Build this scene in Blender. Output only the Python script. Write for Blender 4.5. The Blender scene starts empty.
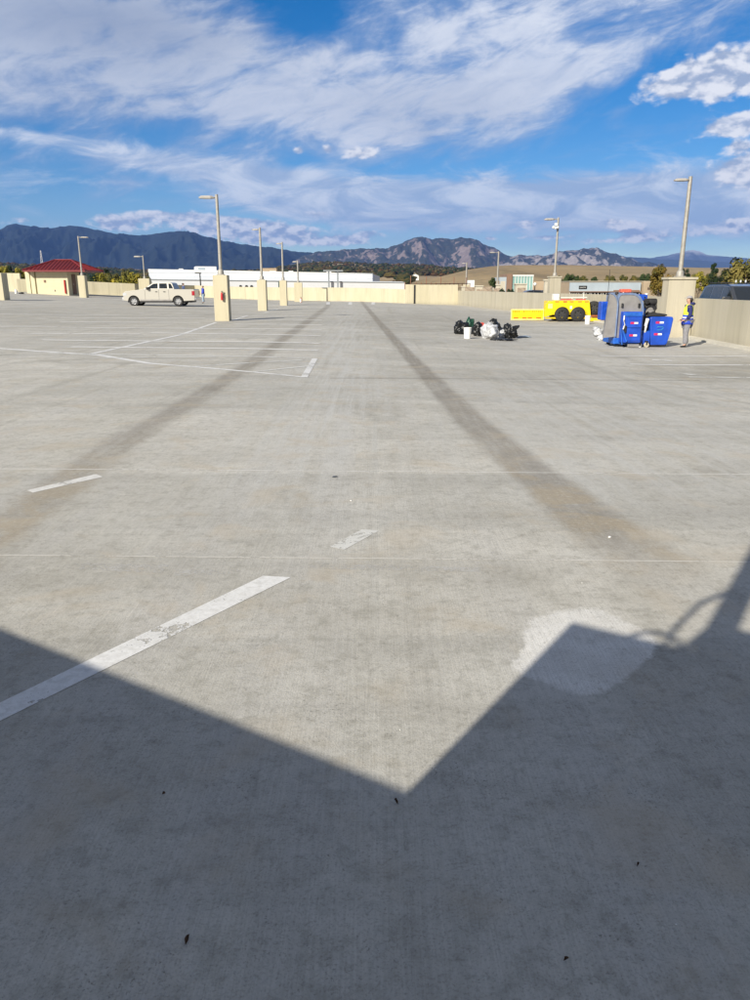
import bpy, bmesh, math, random
from mathutils import Vector, Matrix, noise as mn
random.seed(7)
R = math.radians
sc = bpy.context.scene
col = sc.collection

# ------------------------------------------------------------------ survey of the place
CAM_Z, FL, PITCH = 1.6, 745.0, R(16.0)
SP, CP = math.sin(PITCH), math.cos(PITCH)
SUN_AZ, SUN_EL = R(34.0), R(28.0)          # the light travels towards this azimuth (clockwise from +Y)

def S(t):
    t = max(0.0, min(1.0, t)); return t*t*(3-2*t)

def dz(x, y):
    """height of the parking deck (it falls to the right for drainage and rises to the far left)"""
    z = -0.35*S((x+4)/14.0)*S((y-4)/12.0)
    if x < -8:
        q = min(-x-8, 30.0); z += 0.001*q*q + 0.02*max(0, -x-38)
    return z

def ray(px, py):
    a, b = px-375.0, 500.0-py
    return Vector((a, b*SP+FL*CP, b*CP-FL*SP))

def P(px, py, Y):
    d = ray(px, py); k = Y/d.y
    return Vector((d.x*k, Y, CAM_Z+d.z*k))

def G(px, py, off=0.0):
    d = ray(px, py); z = 0.0
    for _ in range(40):
        k = (z-CAM_Z)/d.z
        z = 0.5*z+0.5*dz(d.x*k, d.y*k)
    k = (z-CAM_Z)/d.z
    return Vector((d.x*k, d.y*k, dz(d.x*k, d.y*k)+off))

def proj(x, y, z):
    z -= CAM_Z
    f = y*CP-z*SP; u = y*SP+z*CP
    if f < 0.2: return None
    return 375+FL*x/f, 500-FL*u/f

# ------------------------------------------------------------------ node helpers
class NT:
    def __init__(s, tree):
        s.t = tree; s.n = tree.nodes; s.l = tree.links
    def link(s, a, sock):
        if isinstance(a, (int, float)): sock.default_value = a
        elif isinstance(a, (tuple, list)):
            v = tuple(a)
            if sock.type == 'RGBA' and len(v) == 3: v = v+(1,)
            sock.default_value = v
        else: s.l.new(a, sock)
    def m(s, op, a, b=0.0, c=0.0, clamp=False):
        n = s.n.new('ShaderNodeMath'); n.operation = op; n.use_clamp = clamp
        s.link(a, n.inputs[0]); s.link(b, n.inputs[1]); s.link(c, n.inputs[2])
        return n.outputs[0]
    def add(s, a, b): return s.m('ADD', a, b)
    def sub(s, a, b): return s.m('SUBTRACT', a, b)
    def mul(s, a, b): return s.m('MULTIPLY', a, b)
    def ss(s, x, lo, hi, o0=0.0, o1=1.0):
        n = s.n.new('ShaderNodeMapRange'); n.interpolation_type = 'SMOOTHSTEP'
        s.link(x, n.inputs[0]); s.link(lo, n.inputs[1]); s.link(hi, n.inputs[2]); s.link(o0, n.inputs[3]); s.link(o1, n.inputs[4])
        return n.outputs[0]
    def mix(s, f, a, b, mode='MIX'):
        n = s.n.new('ShaderNodeMix'); n.data_type = 'RGBA'; n.blend_type = mode; n.clamp_factor = True
        s.link(f, n.inputs[0]); s.link(a, n.inputs[6]); s.link(b, n.inputs[7])
        return n.outputs[2]
    def noise(s, vec, scale=1.0, detail=4.0, rough=0.55, dist=0.0, dim='3D'):
        n = s.n.new('ShaderNodeTexNoise'); n.noise_dimensions = dim
        if vec is not None: s.l.new(vec, n.inputs['Vector'])
        n.inputs['Scale'].default_value = scale; n.inputs['Detail'].default_value = detail
        n.inputs['Roughness'].default_value = rough; n.inputs['Distortion'].default_value = dist
        return n.outputs[0]
    def comb(s, x, y, z=0.0):
        n = s.n.new('ShaderNodeCombineXYZ'); s.link(x, n.inputs[0]); s.link(y, n.inputs[1]); s.link(z, n.inputs[2])
        return n.outputs[0]
    def sep(s, v):
        n = s.n.new('ShaderNodeSeparateXYZ'); s.l.new(v, n.inputs[0]); return n.outputs
    def scale(s, v, f):
        n = s.n.new('ShaderNodeMapping'); n.inputs['Scale'].default_value = f; s.l.new(v, n.inputs[0]); return n.outputs[0]
    def attr(s, name, out=2):
        n = s.n.new('ShaderNodeAttribute'); n.attribute_name = name; return n.outputs[out]
    def bump(s, h, strength, dist=0.01):
        n = s.n.new('ShaderNodeBump'); n.inputs['Strength'].default_value = strength; n.inputs['Distance'].default_value = dist
        s.l.new(h, n.inputs['Height']); return n.outputs[0]

def newmat(name):
    m = bpy.data.materials.new(name); m.use_nodes = True
    t = NT(m.node_tree); b = m.node_tree.nodes['Principled BSDF']
    t.b = b; t.out = m.node_tree.nodes['Material Output']
    t.tc = t.n.new('ShaderNodeTexCoord'); t.obj = t.tc.outputs['Object']
    t.geo = t.n.new('ShaderNodeNewGeometry'); t.pos = t.geo.outputs['Position']
    return m, t

def M(name, c, rough=0.7, metal=0.0, var=0.12, scale=6.0, bump=0.0, dirt=0.0, coat=0.0, spec=0.5, flat=False):
    m, t = newmat(name)
    if flat:
        t.b.inputs['Base Color'].default_value = (*c, 1); t.b.inputs['Roughness'].default_value = rough; t.b.inputs['Metallic'].default_value = metal
        t.b.inputs['Coat Weight'].default_value = coat; t.b.inputs['Coat Roughness'].default_value = 0.06; return m
    n = t.noise(t.obj, scale, 6, 0.6)
    k = t.ss(n, 0.3, 0.7, 1-var, 1+var)
    v = t.n.new('ShaderNodeVectorMath'); v.operation = 'SCALE'; v.inputs[0].default_value = c
    t.l.new(k, v.inputs['Scale']); cc = v.outputs[0]
    if dirt:
        n2 = t.noise(t.obj, scale*0.35, 8, 0.7)
        cc = t.mix(t.ss(n2, 0.52, 0.75, 0, dirt), cc, (0.12, 0.10, 0.08))
    t.l.new(cc, t.b.inputs['Base Color'])
    t.link(t.ss(n, 0.3, 0.7, max(0.02, rough-0.08), min(1, rough+0.08)), t.b.inputs['Roughness'])
    t.b.inputs['Metallic'].default_value = metal
    t.b.inputs['Specular IOR Level'].default_value = spec
    if coat: t.b.inputs['Coat Weight'].default_value = coat; t.b.inputs['Coat Roughness'].default_value = 0.08
    if bump: t.l.new(t.bump(t.noise(t.obj, scale*6, 6, 0.6), bump, 0.02), t.b.inputs['Normal'])
    return m

# ------------------------------------------------------------------ mesh helpers
class MB:
    def __init__(s): s.v = []; s.f = []; s.sm = []; s.soft = False
    def add(s, vs, fs, smooth=False):
        o = len(s.v); s.v += [tuple(v) for v in vs]
        for f in fs: s.f.append([o+i for i in f]); s.sm.append(smooth)
        return s
    def box(s, x0, x1, y0, y1, z0, z1, tx=0.0, ty=0.0):
        vs = [(x0, y0, z0), (x1, y0, z0), (x1, y1, z0), (x0, y1, z0),
              (x0+tx, y0+ty, z1), (x1-tx, y0+ty, z1), (x1-tx, y1-ty, z1), (x0+tx, y1-ty, z1)]
        return s.add(vs, [(3, 2, 1, 0), (4, 5, 6, 7), (0, 1, 5, 4), (1, 2, 6, 5), (2, 3, 7, 6), (3, 0, 4, 7)])
    def prism(s, prof, a, b, axis='y', inset=0.0, smooth=False):
        """closed profile (p,q) swept from a to b; axis y: profile is (x,z)"""
        n = len(prof); cx = sum(p for p, q in prof)/n; cz = sum(q for p, q in prof)/n
        def mk(p, q, w):
            return {'y': (p, w, q), 'x': (w, p, q), 'z': (p, q, w)}[axis]
        vs = [mk(p, q, a) for p, q in prof]+[mk(p, q, b) for p, q in prof]
        s.add(vs, [tuple(range(n)), tuple(range(2*n-1, n-1, -1))])
        o = len(s.v)-2*n
        for i in range(n):
            j = (i+1) % n; s.f.append([o+i, o+n+i, o+n+j, o+j]); s.sm.append(smooth)
        return s
    def tube(s, pts, r, n=8, cap=True, r1=None):
        pts = [Vector(p) for p in pts]; k = len(pts); rings = []
        up = Vector((0, 0, 1))
        for i, p in enumerate(pts):
            d = (pts[min(i+1, k-1)]-pts[max(i-1, 0)]).normalized()
            a = d.cross(up)
            if a.length < 1e-3: a = d.cross(Vector((1, 0, 0)))
            a.normalize(); b = d.cross(a).normalized()
            rr = r if r1 is None else r+(r1-r)*i/(k-1)
            rings.append([p+a*rr*math.cos(2*math.pi*j/n)+b*rr*math.sin(2*math.pi*j/n) for j in range(n)])
        vs = [v for g in rings for v in g]; fs = []
        for i in range(k-1):
            for j in range(n):
                fs.append((i*n+j, i*n+(j+1) % n, (i+1)*n+(j+1) % n, (i+1)*n+j))
        s.add(vs, fs, True)
        if cap:
            o = len(s.v)-len(vs)
            s.f.append([o+j for j in range(n)][::-1]); s.sm.append(False)
            s.f.append([o+(k-1)*n+j for j in range(n)]); s.sm.append(False)
        return s
    def lathe(s, prof, axis='z', c=(0, 0, 0), n=20):
        vs = []; fs = []; k = len(prof)
        for (r, h) in prof:
            for j in range(n):
                a = 2*math.pi*j/n; u, w = r*math.cos(a), r*math.sin(a)
                vs.append({'z': (c[0]+u, c[1]+w, c[2]+h), 'y': (c[0]+u, c[1]+h, c[2]+w), 'x': (c[0]+h, c[1]+u, c[2]+w)}[axis])
        for i in range(k-1):
            for j in range(n): fs.append((i*n+j, i*n+(j+1) % n, (i+1)*n+(j+1) % n, (i+1)*n+j))
        s.add(vs, fs, True); return s
    def blob(s, c, rx, ry, rz, amp=0.25, seed=0, sub=3, freq=1.6, flat=None):
        bm = bmesh.new(); bmesh.ops.create_icosphere(bm, subdivisions=sub, radius=1.0)
        vs = []
        for v in bm.verts:
            n = v.co.normalized()
            d = 1+amp*mn.noise(n*freq+Vector((seed*3.1, seed*1.7, seed)))+amp*0.6*mn.noise(n*freq*3+Vector((seed, 5, 9)))
            z = n.z*rz*d
            if flat is not None: z = max(z, -flat)
            vs.append((c[0]+n.x*rx*d, c[1]+n.y*ry*d, c[2]+z))
        s.add(vs, [[v.index for v in f.verts] for f in bm.faces], True); bm.free(); s.soft = True; return s
    def mesh(s, name):
        me = bpy.data.meshes.new(name); me.from_pydata(s.v, [], s.f)
        for p, k in zip(me.polygons, s.sm): p.use_smooth = k
        bm = bmesh.new(); bm.from_mesh(me); bmesh.ops.recalc_face_normals(bm, faces=bm.faces); bm.to_mesh(me); bm.free()
        if any(s.sm) and not s.soft: me.set_sharp_from_angle(angle=R(50))
        return me

def obj(name, mb, mat, parent=None, bevel=0.0, loc=None, rz=0.0):
    me = mb.mesh(name) if isinstance(mb, MB) else mb
    o = bpy.data.objects.new(name, me); col.objects.link(o)
    if mat is not None and len(me.materials) == 0: me.materials.append(mat)
    if parent is not None: o.parent = parent
    if loc is not None: o.location = loc
    if rz: o.rotation_euler.z = rz
    if bevel:
        b = o.modifiers.new('edge', 'BEVEL'); b.width = bevel; b.segments = 2; b.limit_method = 'ANGLE'; b.angle_limit = R(35)
    return o

def tag(o, label=None, cat=None, group=None, kind=None):
    if label: o['label'] = label
    if cat: o['category'] = cat
    if group: o['group'] = group
    if kind: o['kind'] = kind
    return o

def thing(name, label, cat, loc=(0, 0, 0), rz=0.0, group=None):
    o = bpy.data.objects.new(name, None); col.objects.link(o); o.location = loc; o.rotation_euler.z = rz
    return tag(o, label, cat, group)

def copy_tree(o, parent=None):
    c = o.copy(); col.objects.link(c); c.parent = parent
    for ch in list(o.children): copy_tree(ch, c)
    return c

# ------------------------------------------------------------------ materials
paint_wall = M('cream_wall_paint', (0.56, 0.505, 0.345), 0.85, var=0.05, scale=1.2, bump=0.12, dirt=0.10)
pale_wall = M('stair_stucco', (0.60, 0.55, 0.38), 0.85, var=0.05, scale=2.0, bump=0.1, dirt=0.05)
galv = M('galvanised_pole', (0.33, 0.315, 0.285), 0.55, 0.2, var=0.15, scale=8)
lampgrey = M('lamp_housing', (0.42, 0.40, 0.37), 0.5, 0.2)
lens = M('lamp_lens', (0.6, 0.6, 0.58), 0.25)
black = M('black_rubber', (0.02, 0.02, 0.021), 0.75, var=0.25, scale=10)
blackm = M('black_metal', (0.025, 0.025, 0.028), 0.45, 0.3, var=0.3, scale=9)
chrome = M('alloy_rim', (0.55, 0.55, 0.56), 0.3, 0.8)
white = M('white_plastic', (0.75, 0.75, 0.73), 0.5, var=0.06)
whitem = M('white_painted_metal', (0.72, 0.72, 0.70), 0.45, var=0.08, dirt=0.15)
redp = M('red_paint', (0.50, 0.03, 0.03), 0.4, var=0.1)
orange = M('orange_mark', (0.75, 0.20, 0.03), 0.5, var=0.1)
yellow = M('yellow_enamel', (0.80, 0.58, 0.005), 0.42, var=0.08, scale=3, dirt=0.12, coat=0.2)
blue = M('blue_enamel', (0.006, 0.062, 0.44), 0.45, var=0.22, scale=3, dirt=0.35, coat=0.15)
blue_d = M('blue_enamel_worn', (0.01, 0.10, 0.45), 0.5, var=0.2, scale=5, dirt=0.3)
steelgrey = M('grey_sheet_metal', (0.27, 0.26, 0.255), 0.5, 0.25, var=0.12, scale=3, dirt=0.2)
beige_car = M('champagne_car_paint', (0.47, 0.45, 0.40), 0.35, 0.1, coat=0.6, flat=True)
dark_car = M('dark_grey_car_paint', (0.05, 0.055, 0.065), 0.28, 0.3, coat=0.9, flat=True)
glass = M('dark_car_glass', (0.012, 0.016, 0.02), 0.06, 0.0, var=0.05, spec=0.9)
lightglass = M('headlight_glass', (0.6, 0.62, 0.65), 0.12, 0.3)
redlens = M('tail_lamp_lens', (0.35, 0.02, 0.03), 0.2)
skin = M('skin', (0.48, 0.28, 0.2), 0.55, var=0.06, scale=12)
hairm = M('dark_hair', (0.02, 0.015, 0.012), 0.6, var=0.3, scale=30)
navy = M('navy_cloth', (0.015, 0.02, 0.11), 0.85, var=0.2, scale=12, bump=0.2)
vesty = M('fluorescent_yellow_cloth', (0.72, 0.86, 0.05), 0.75, var=0.1, scale=10, bump=0.2)
vestb = M('blue_vest_cloth', (0.02, 0.06, 0.50), 0.8, var=0.12, scale=10, bump=0.2)
silver = M('reflective_tape', (0.75, 0.76, 0.78), 0.4, var=0.05)
greyc = M('grey_trouser_cloth', (0.22, 0.22, 0.24), 0.9, var=0.15, scale=12, bump=0.3)
denim = M('faded_denim', (0.28, 0.36, 0.45), 0.9, var=0.2, scale=14, bump=0.3)
capm = M('grey_cap_cloth', (0.30, 0.29, 0.30), 0.85, var=0.1, scale=14)
bark = M('tree_bark', (0.11, 0.085, 0.06), 0.95, var=0.3, scale=5, bump=0.5)
redroof = M('red_metal_roof', (0.17, 0.014, 0.018), 0.55, 0.0, var=0.1, scale=2, coat=0.1)
darkeave = M('dark_brown_eave', (0.05, 0.035, 0.03), 0.7)
store_w = M('white_wall_panel', (0.70, 0.73, 0.77), 0.7, var=0.03, scale=0.15, dirt=0.05)
store_t = M('tan_stucco', (0.38, 0.30, 0.21), 0.9, var=0.08, scale=0.4, bump=0.1)
store_g = M('blue_grey_fascia', (0.36, 0.42, 0.47), 0.7, var=0.06, scale=0.5)
green_glass = M('pale_green_glass', (0.25, 0.42, 0.40), 0.15, 0.1, var=0.1, scale=0.4)
dglass = M('shop_glass', (0.02, 0.025, 0.03), 0.08, var=0.3, scale=0.4)
brown = M('brown_stucco', (0.22, 0.14, 0.10), 0.9, var=0.08, scale=0.6)
pillar_c = M('pale_pillar_stucco', (0.50, 0.46, 0.37), 0.9, var=0.08, scale=2, bump=0.2)
black_bag = M('black_plastic_bag', (0.012, 0.013, 0.014), 0.28, var=0.3, scale=6, bump=0.6)
white_bag = M('translucent_white_plastic', (0.46, 0.47, 0.49), 0.3, var=0.45, scale=4, bump=0.8)
green_bag = M('dark_green_plastic', (0.01, 0.06, 0.035), 0.4, var=0.3, scale=6, bump=0.5)

def stone_mat():
    m, t = newmat('stone_veneer')
    b = t.n.new('ShaderNodeTexBrick'); t.l.new(t.scale(t.obj, (1, 1, 1)), b.inputs[0])
    sx = t.sep(t.obj); v = t.comb(t.add(sx[0], sx[1]), sx[2]); t.l.new(v, b.inputs[0])
    b.inputs['Color1'].default_value = (0.38, 0.30, 0.22, 1); b.inputs['Color2'].default_value = (0.22, 0.16, 0.12, 1)
    b.inputs['Mortar'].default_value = (0.42, 0.39, 0.33, 1); b.inputs['Scale'].default_value = 2.4
    b.inputs['Brick Width'].default_value = 0.8; b.inputs['Row Height'].default_value = 0.3
    t.l.new(b.outputs[0], t.b.inputs['Base Color']); t.b.inputs['Roughness'].default_value = 0.9
    return m
stone = stone_mat()

def board_wall_mat(name='cream_precast_wall', k=(1, 1, 1), joint=1.0):
    """cream painted precast wall: vertical board marks, streaks, blotches"""
    m, t = newmat(name)
    n1 = t.noise(t.scale(t.pos, (1, 1, 0.25)), 1.1, 6, 0.6)
    n2 = t.noise(t.scale(t.pos, (7, 7, 0.35)), 1.0, 4, 0.6)
    n3 = t.noise(t.pos, 40, 5, 0.7)
    c = t.mix(t.ss(n1, 0.3, 0.7), (0.53, 0.485, 0.335), (0.60, 0.55, 0.395))
    c = t.mix(t.ss(n2, 0.4, 0.75, 0, 0.28), c, (0.44, 0.39, 0.27))
    c = t.mix(t.ss(n3, 0.35, 0.7, 0, 0.12), c, (0.36, 0.33, 0.25))
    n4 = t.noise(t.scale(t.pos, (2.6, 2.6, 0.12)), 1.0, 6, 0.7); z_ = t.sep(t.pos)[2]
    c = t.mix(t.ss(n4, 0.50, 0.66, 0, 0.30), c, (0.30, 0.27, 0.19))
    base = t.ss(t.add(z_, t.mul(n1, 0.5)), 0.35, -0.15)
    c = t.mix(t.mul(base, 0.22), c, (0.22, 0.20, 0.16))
    jx = t.m('ABSOLUTE', t.sub(t.m('FRACT', t.mul(t.add(t.sep(t.pos)[1], t.mul(t.sep(t.pos)[0], 0.35)), 0.16)), 0.5))
    c = t.mix(t.mul(t.m('LESS_THAN', jx, 0.0018), 0.6*joint), c, (0.10, 0.09, 0.07))
    c = t.mix(1.0, c, k+(1,), 'MULTIPLY')
    t.l.new(c, t.b.inputs['Base Color']); t.b.inputs['Roughness'].default_value = 0.88
    t.l.new(t.bump(n3, 0.25, 0.01), t.b.inputs['Normal'])
    return m
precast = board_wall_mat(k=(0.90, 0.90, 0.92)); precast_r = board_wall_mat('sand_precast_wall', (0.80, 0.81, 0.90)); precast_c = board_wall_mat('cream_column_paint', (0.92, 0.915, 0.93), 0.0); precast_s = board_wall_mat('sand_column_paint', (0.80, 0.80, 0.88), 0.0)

def leaf_mat(name, c1, c2, c3):
    m, t = newmat(name)
    n = t.noise(t.obj, 0.9, 3, 0.6); n2 = t.noise(t.obj, 6.0, 2, 0.5)
    c = t.mix(t.ss(n, 0.38, 0.62), c1, c2); c = t.mix(t.ss(n2, 0.45, 0.7), c, c3)
    t.l.new(c, t.b.inputs['Base Color']); t.b.inputs['Roughness'].default_value = 0.7
    t.b.inputs['Specular IOR Level'].default_value = 0.2
    tr = t.n.new('ShaderNodeBsdfTranslucent'); t.l.new(c, tr.inputs[0])
    mx = t.n.new('ShaderNodeMixShader'); mx.inputs[0].default_value = 0.25
    t.l.new(t.b.outputs[0], mx.inputs[1]); t.l.new(tr.outputs[0], mx.inputs[2]); t.l.new(mx.outputs[0], t.out.inputs[0])
    return m
leaf_yellow = leaf_mat('yellowing_leaves', (0.24, 0.22, 0.035), (0.50, 0.40, 0.05), (0.12, 0.13, 0.03))
leaf_dark = leaf_mat('dark_evergreen_leaves', (0.022, 0.045, 0.02), (0.045, 0.07, 0.028), (0.02, 0.03, 0.02))
leaf_olive = leaf_mat('olive_leaves', (0.12, 0.125, 0.035), (0.22, 0.18, 0.05), (0.06, 0.075, 0.025))
leaf_rust = leaf_mat('rust_orange_leaves', (0.20, 0.15, 0.03), (0.30, 0.18, 0.035), (0.09, 0.09, 0.025))
leaf_green = leaf_mat('shrub_leaves', (0.05, 0.09, 0.03), (0.09, 0.12, 0.04), (0.03, 0.05, 0.02))

# ------------------------------------------------------------------ concrete deck
def lerp_tab(tab, v):
    if v <= tab[0][0]: return tab[0][1:]
    for a, b in zip(tab, tab[1:]):
        if v <= b[0]:
            k = (v-a[0])/(b[0]-a[0]); return tuple(a[i]+(b[i]-a[i])*k for i in range(1, len(a)))
    return tab[-1][1:]
# tyre rubbed lanes: image row of the survey, centre column, width, strength
TR = [(302, 362, 4, 0.6), (308, 367, 5, 0.9), (320, 377, 7, 0.95), (340, 395, 11, 0.95), (355, 408, 15, 1.0), (381, 433, 24, 0.9), (420, 470, 38, 0.85), (475, 535, 54, 0.85), (540, 618, 88, 0.7), (560, 645, 100, 0.4), (600, 700, 130, 0.1), (640, 760, 150, 0.0)]
TL = [(302, 329, 4, 0.6), (307, 327, 6, 0.95), (327, 300, 12, 1.1), (345, 275, 16, 1.1), (365, 249, 22, 1.05), (395, 202, 30, 1.0), (420, 160, 38, 0.9), (440, 125, 44, 0.9), (465, 90, 52, 0.7), (500, 45, 60, 0.75), (535, -5, 70, 0.65), (600, -90, 90, 0.3), (638, -150, 90, 0.0)]
TM = [(300, 347, 26, 0.45), (340, 346, 60, 0.75), (400, 330, 130, 0.8), (480, 300, 220, 0.55), (550, 270, 300, 0.2), (600, 250, 300, 0.0)]

def ell(px, py, cx, cy, rx, ry, soft=0.25):
    d = math.hypot((px-cx)/rx, (py-cy)/ry)
    return 1-S((d-(1-soft))/(2*soft))

def build_deck():
    xs = []; x = -70.0
    def rng(a, b, st):
        n = max(1, round((b-a)/st)); return [a+(b-a)*i/n for i in range(n)]
    xs = rng(-70, -40, 2.5)+rng(-40, -16, 1.0)+rng(-16, -6, 0.3)+rng(-6, -2.2, 0.12)+rng(-2.2, 2.4, 0.045)+rng(2.4, 6, 0.09)+rng(6, 13.4, 0.15)+[13.4]
    ys = rng(-24, 0, 1.5)+rng(0, 1.0, 0.2)+rng(1.0, 5.2, 0.045)
    y = 5.2
    while y < 112: ys.append(y); y *= 1.012
    ys.append(112.0)
    W = len(xs); vs = []; tr = []; pa = []; st = []; lt = []
    for y in ys:
        for x in xs:
            z = dz(x, y); vs.append((x, y, z)); t = p = s = l = 0.0
            q = proj(x, y, z) if y > 0.5 else None
            if q:
                px, py = q
                if 296 < py < 640:
                    for tab, w in ((TR, 1.0), (TL, 0.8)):
                        c, wd, k = lerp_tab(tab, py)
                        d = abs(px-c)/(wd*0.5); t = max(t, w*k*(1-S((d-0.58)/0.62)))
                    c, wd, k = lerp_tab(TM, py); l = max(l, k*math.exp(-((px-c)/(wd*0.5))**2))
                if 590 < py < 710: p = ell(px, py, 583+7*math.sin(py*0.11), 650, 67+4*mn.noise(Vector((x*5, y*5, 0)))+2*math.sin(px*0.09), 42+3*mn.noise(Vector((x*4, y*4, 7))), 0.16)
                # light dusty film left around the machines and light bays
                l = max(l, 0.8*ell(px, py, 640, 338, 110, 11, 0.5), 0.5*ell(px, py, 560, 425, 120, 60, 0.6), 0.55*ell(px, py, 650, 450, 140, 55, 0.6))
                # darker damp bays and brown stains
                s = max(s, 0.6*ell(px, py, 760, 372, 140, 12, 0.3), 0.55*ell(px, py, 420, 322, 90, 10, 0.5), 0.3*ell(px, py, 130, 318, 220, 12, 0.6),
                        0.45*ell(px, py, 470, 575, 90, 16, 0.6), 0.35*ell(px, py, 120, 575, 200, 22, 0.6), 0.25*ell(px, py, 420, 610, 160, 40, 0.7), 0.4*ell(px, py, 560, 375, 190, 6, 0.6))
            tr.append(t); pa.append(p); st.append(s); lt.append(l)
    poly = [(12.4, -24), (12.4, 25), (13.25, 38), (13.2, 44.5), (11.5, 62), (9.1, 84.2), (3.4, 84.2), (-6.5, 88.2), (-24, 103.2), (-29.3, 94.4), (-42, 91.2), (-42.2, 92.6), (-60, 96.2), (-68, 60), (-68, -24)]
    def inside(x, y):
        r = False
        for (x0, y0), (x1, y1) in zip(poly, poly[1:]+poly[:1]):
            if (y0 > y) != (y1 > y) and x < (x1-x0)*(y-y0)/(y1-y0)+x0: r = not r
        return r
    fs = []
    for j in range(len(ys)-1):
        for i in range(W-1):
            if inside((xs[i]+xs[i+1])/2, (ys[j]+ys[j+1])/2):
                fs.append((j*W+i, j*W+i+1, (j+1)*W+i+1, (j+1)*W+i))
    me = bpy.data.meshes.new('parking_deck'); me.from_pydata(vs, [], fs)
    for nm, dat in (('track', tr), ('patch', pa), ('stain', st), ('dust', lt)):
        a = me.attributes.new(nm, 'FLOAT', 'POINT'); a.data.foreach_set('value', dat)
    for p in me.polygons: p.use_smooth = True
    # material
    m, t = newmat('broomed_concrete'); pos = t.pos
    nL = t.noise(pos, 0.22, 5, 0.6, 0.6); nM = t.noise(pos, 1.1, 7, 0.65, 0.4); nF = t.noise(pos, 9, 8, 0.7); nG = t.noise(pos, 130, 5, 0.75)
    nH = t.noise(pos, 38, 6, 0.75, 0.3)
    long_ = t.noise(t.scale(pos, (2.2, 0.06, 1)), 1.0, 5, 0.6)
    cross = t.noise(t.scale(pos, (0.12, 1.5, 1)), 1.0, 6, 0.65, 0.2)
    broom = t.noise(t.scale(pos, (150, 3.0, 1)), 1.0, 3, 0.6)
    c = t.mix(t.ss(nL, 0.3, 0.7), (0.515, 0.502, 0.452), (0.63, 0.615, 0.565))
    c = t.mix(t.ss(nM, 0.40, 0.70, 0, 0.48), c, (0.34, 0.325, 0.285))
    nB = t.noise(pos, 0.55, 6, 0.6, 1.2)
    c = t.mix(t.ss(nB, 0.46, 0.64, 0, 0.45), c, (0.50, 0.488, 0.45))
    c = t.mix(t.ss(nB, 0.44, 0.30, 0, 0.5), c, (0.275, 0.262, 0.225))
    c = t.mix(t.ss(long_, 0.45, 0.66, 0, 0.5), c, (0.51, 0.50, 0.475))
    c = t.mix(t.ss(long_, 0.45, 0.30, 0, 0.4), c, (0.29, 0.275, 0.24))
    c = t.mix(t.ss(cross, 0.48, 0.70, 0, 0.38), c, (0.32, 0.31, 0.285))
    slab_ = t.n.new('ShaderNodeTexBrick'); t.l.new(t.scale(pos, (0.09, 0.155, 1)), slab_.inputs[0]); slab_.inputs['Color1'].default_value = (0.90, 0.90, 0.90, 1); slab_.inputs['Color2'].default_value = (1.07, 1.06, 1.05, 1); slab_.inputs['Mortar'].default_value = (0.97, 0.97, 0.97, 1); slab_.inputs['Scale'].default_value = 1.0; slab_.inputs['Mortar Size'].default_value = 0.002; slab_.offset = 0.0
    c = t.mix(1.0, c, slab_.outputs[0], 'MULTIPLY')
    c = t.mix(t.ss(nF, 0.46, 0.68, 0, 0.45), c, (0.25, 0.24, 0.20))
    c = t.mix(t.ss(nH, 0.50, 0.68, 0, 0.38), c, (0.22, 0.21, 0.18))
    # brown rust bloom inside the rubbed lane near the viewer
    c = t.mix(t.mul(t.attr('stain'), t.ss(nM, 0.3, 0.65, 0.35, 1.0)), c, (0.265, 0.25, 0.21))
    fs2 = t.noise(t.scale(pos, (7, 0.22, 1)), 1.0, 5, 0.7)
    c = t.mix(t.mul(t.attr('dust'), t.ss(fs2, 0.40, 0.62, 0.12, 1.0)), c, (0.55, 0.55, 0.53))
    ttr = t.mul(t.attr('track'), t.ss(t.noise(t.scale(pos, (3, 1.2, 1)), 1.2, 7, 0.65), 0.22, 0.62, 0.55, 1.0))
    fs_ = t.noise(t.scale(pos, (14, 0.5, 1)), 1.0, 4, 0.65)
    ttr = t.mul(ttr, t.ss(fs_, 0.3, 0.6, 0.72, 1.0))
    c = t.mix(t.mul(ttr, 0.84), c, (0.20, 0.175, 0.14))
    mot = t.noise(pos, 2.2, 6, 0.65, 0.5)
    c = t.mix(t.mul(t.mul(t.attr('track'), t.ss(t.sep(pos)[1], 9.0, 5.0)), t.ss(mot, 0.42, 0.6, 0, 0.75)), c, (0.40, 0.325, 0.215))
    pe = t.add(t.attr('patch'), t.mul(t.sub(t.noise(pos, 16, 8, 0.75), 0.5), 1.5))
    rim = t.noise(pos, 4.0, 6, 0.65)
    c = t.mix(t.ss(pe, 0.28, 0.80, 0, t.ss(rim, 0.3, 0.65, 0.6, 1.0)), c, (0.73, 0.72, 0.69))
    c = t.mix(t.ss(broom, 0.35, 0.65, 0, 0.19), c, (0.22, 0.21, 0.18))
    c = t.mix(t.ss(nG, 0.50, 0.66, 0, 0.45), c, (0.15, 0.14, 0.12))
    # small dark pits and brown specks
    vo = t.n.new('ShaderNodeTexVoronoi'); vo.inputs['Scale'].default_value = 5.5; t.l.new(pos, vo.inputs['Vector'])
    pit = t.ss(t.add(vo.outputs['Distance'], t.mul(nH, 0.09)), 0.045, 0.062, 1.0, 0.0)
    c = t.mix(t.mul(pit, 0.75), c, (0.07, 0.06, 0.05))
    sp1 = t.noise(pos, 75, 4, 0.7); spm = t.noise(pos, 2.6, 5, 0.7)
    c = t.mix(t.mul(t.ss(sp1, 0.57, 0.66), t.ss(spm, 0.48, 0.62, 0.10, 0.75)), c, (0.13, 0.125, 0.11))
    sp2 = t.noise(pos, 26, 7, 0.78, 0.5)
    c = t.mix(t.ss(sp2, 0.53, 0.66, 0, 0.36), c, (0.20, 0.19, 0.165))
    c = t.mix(t.ss(sp2, 0.47, 0.36, 0, 0.3), c, (0.55, 0.53, 0.48))
    tn = t.noise(pos, 1.7, 4, 0.6, 0.5)
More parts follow.
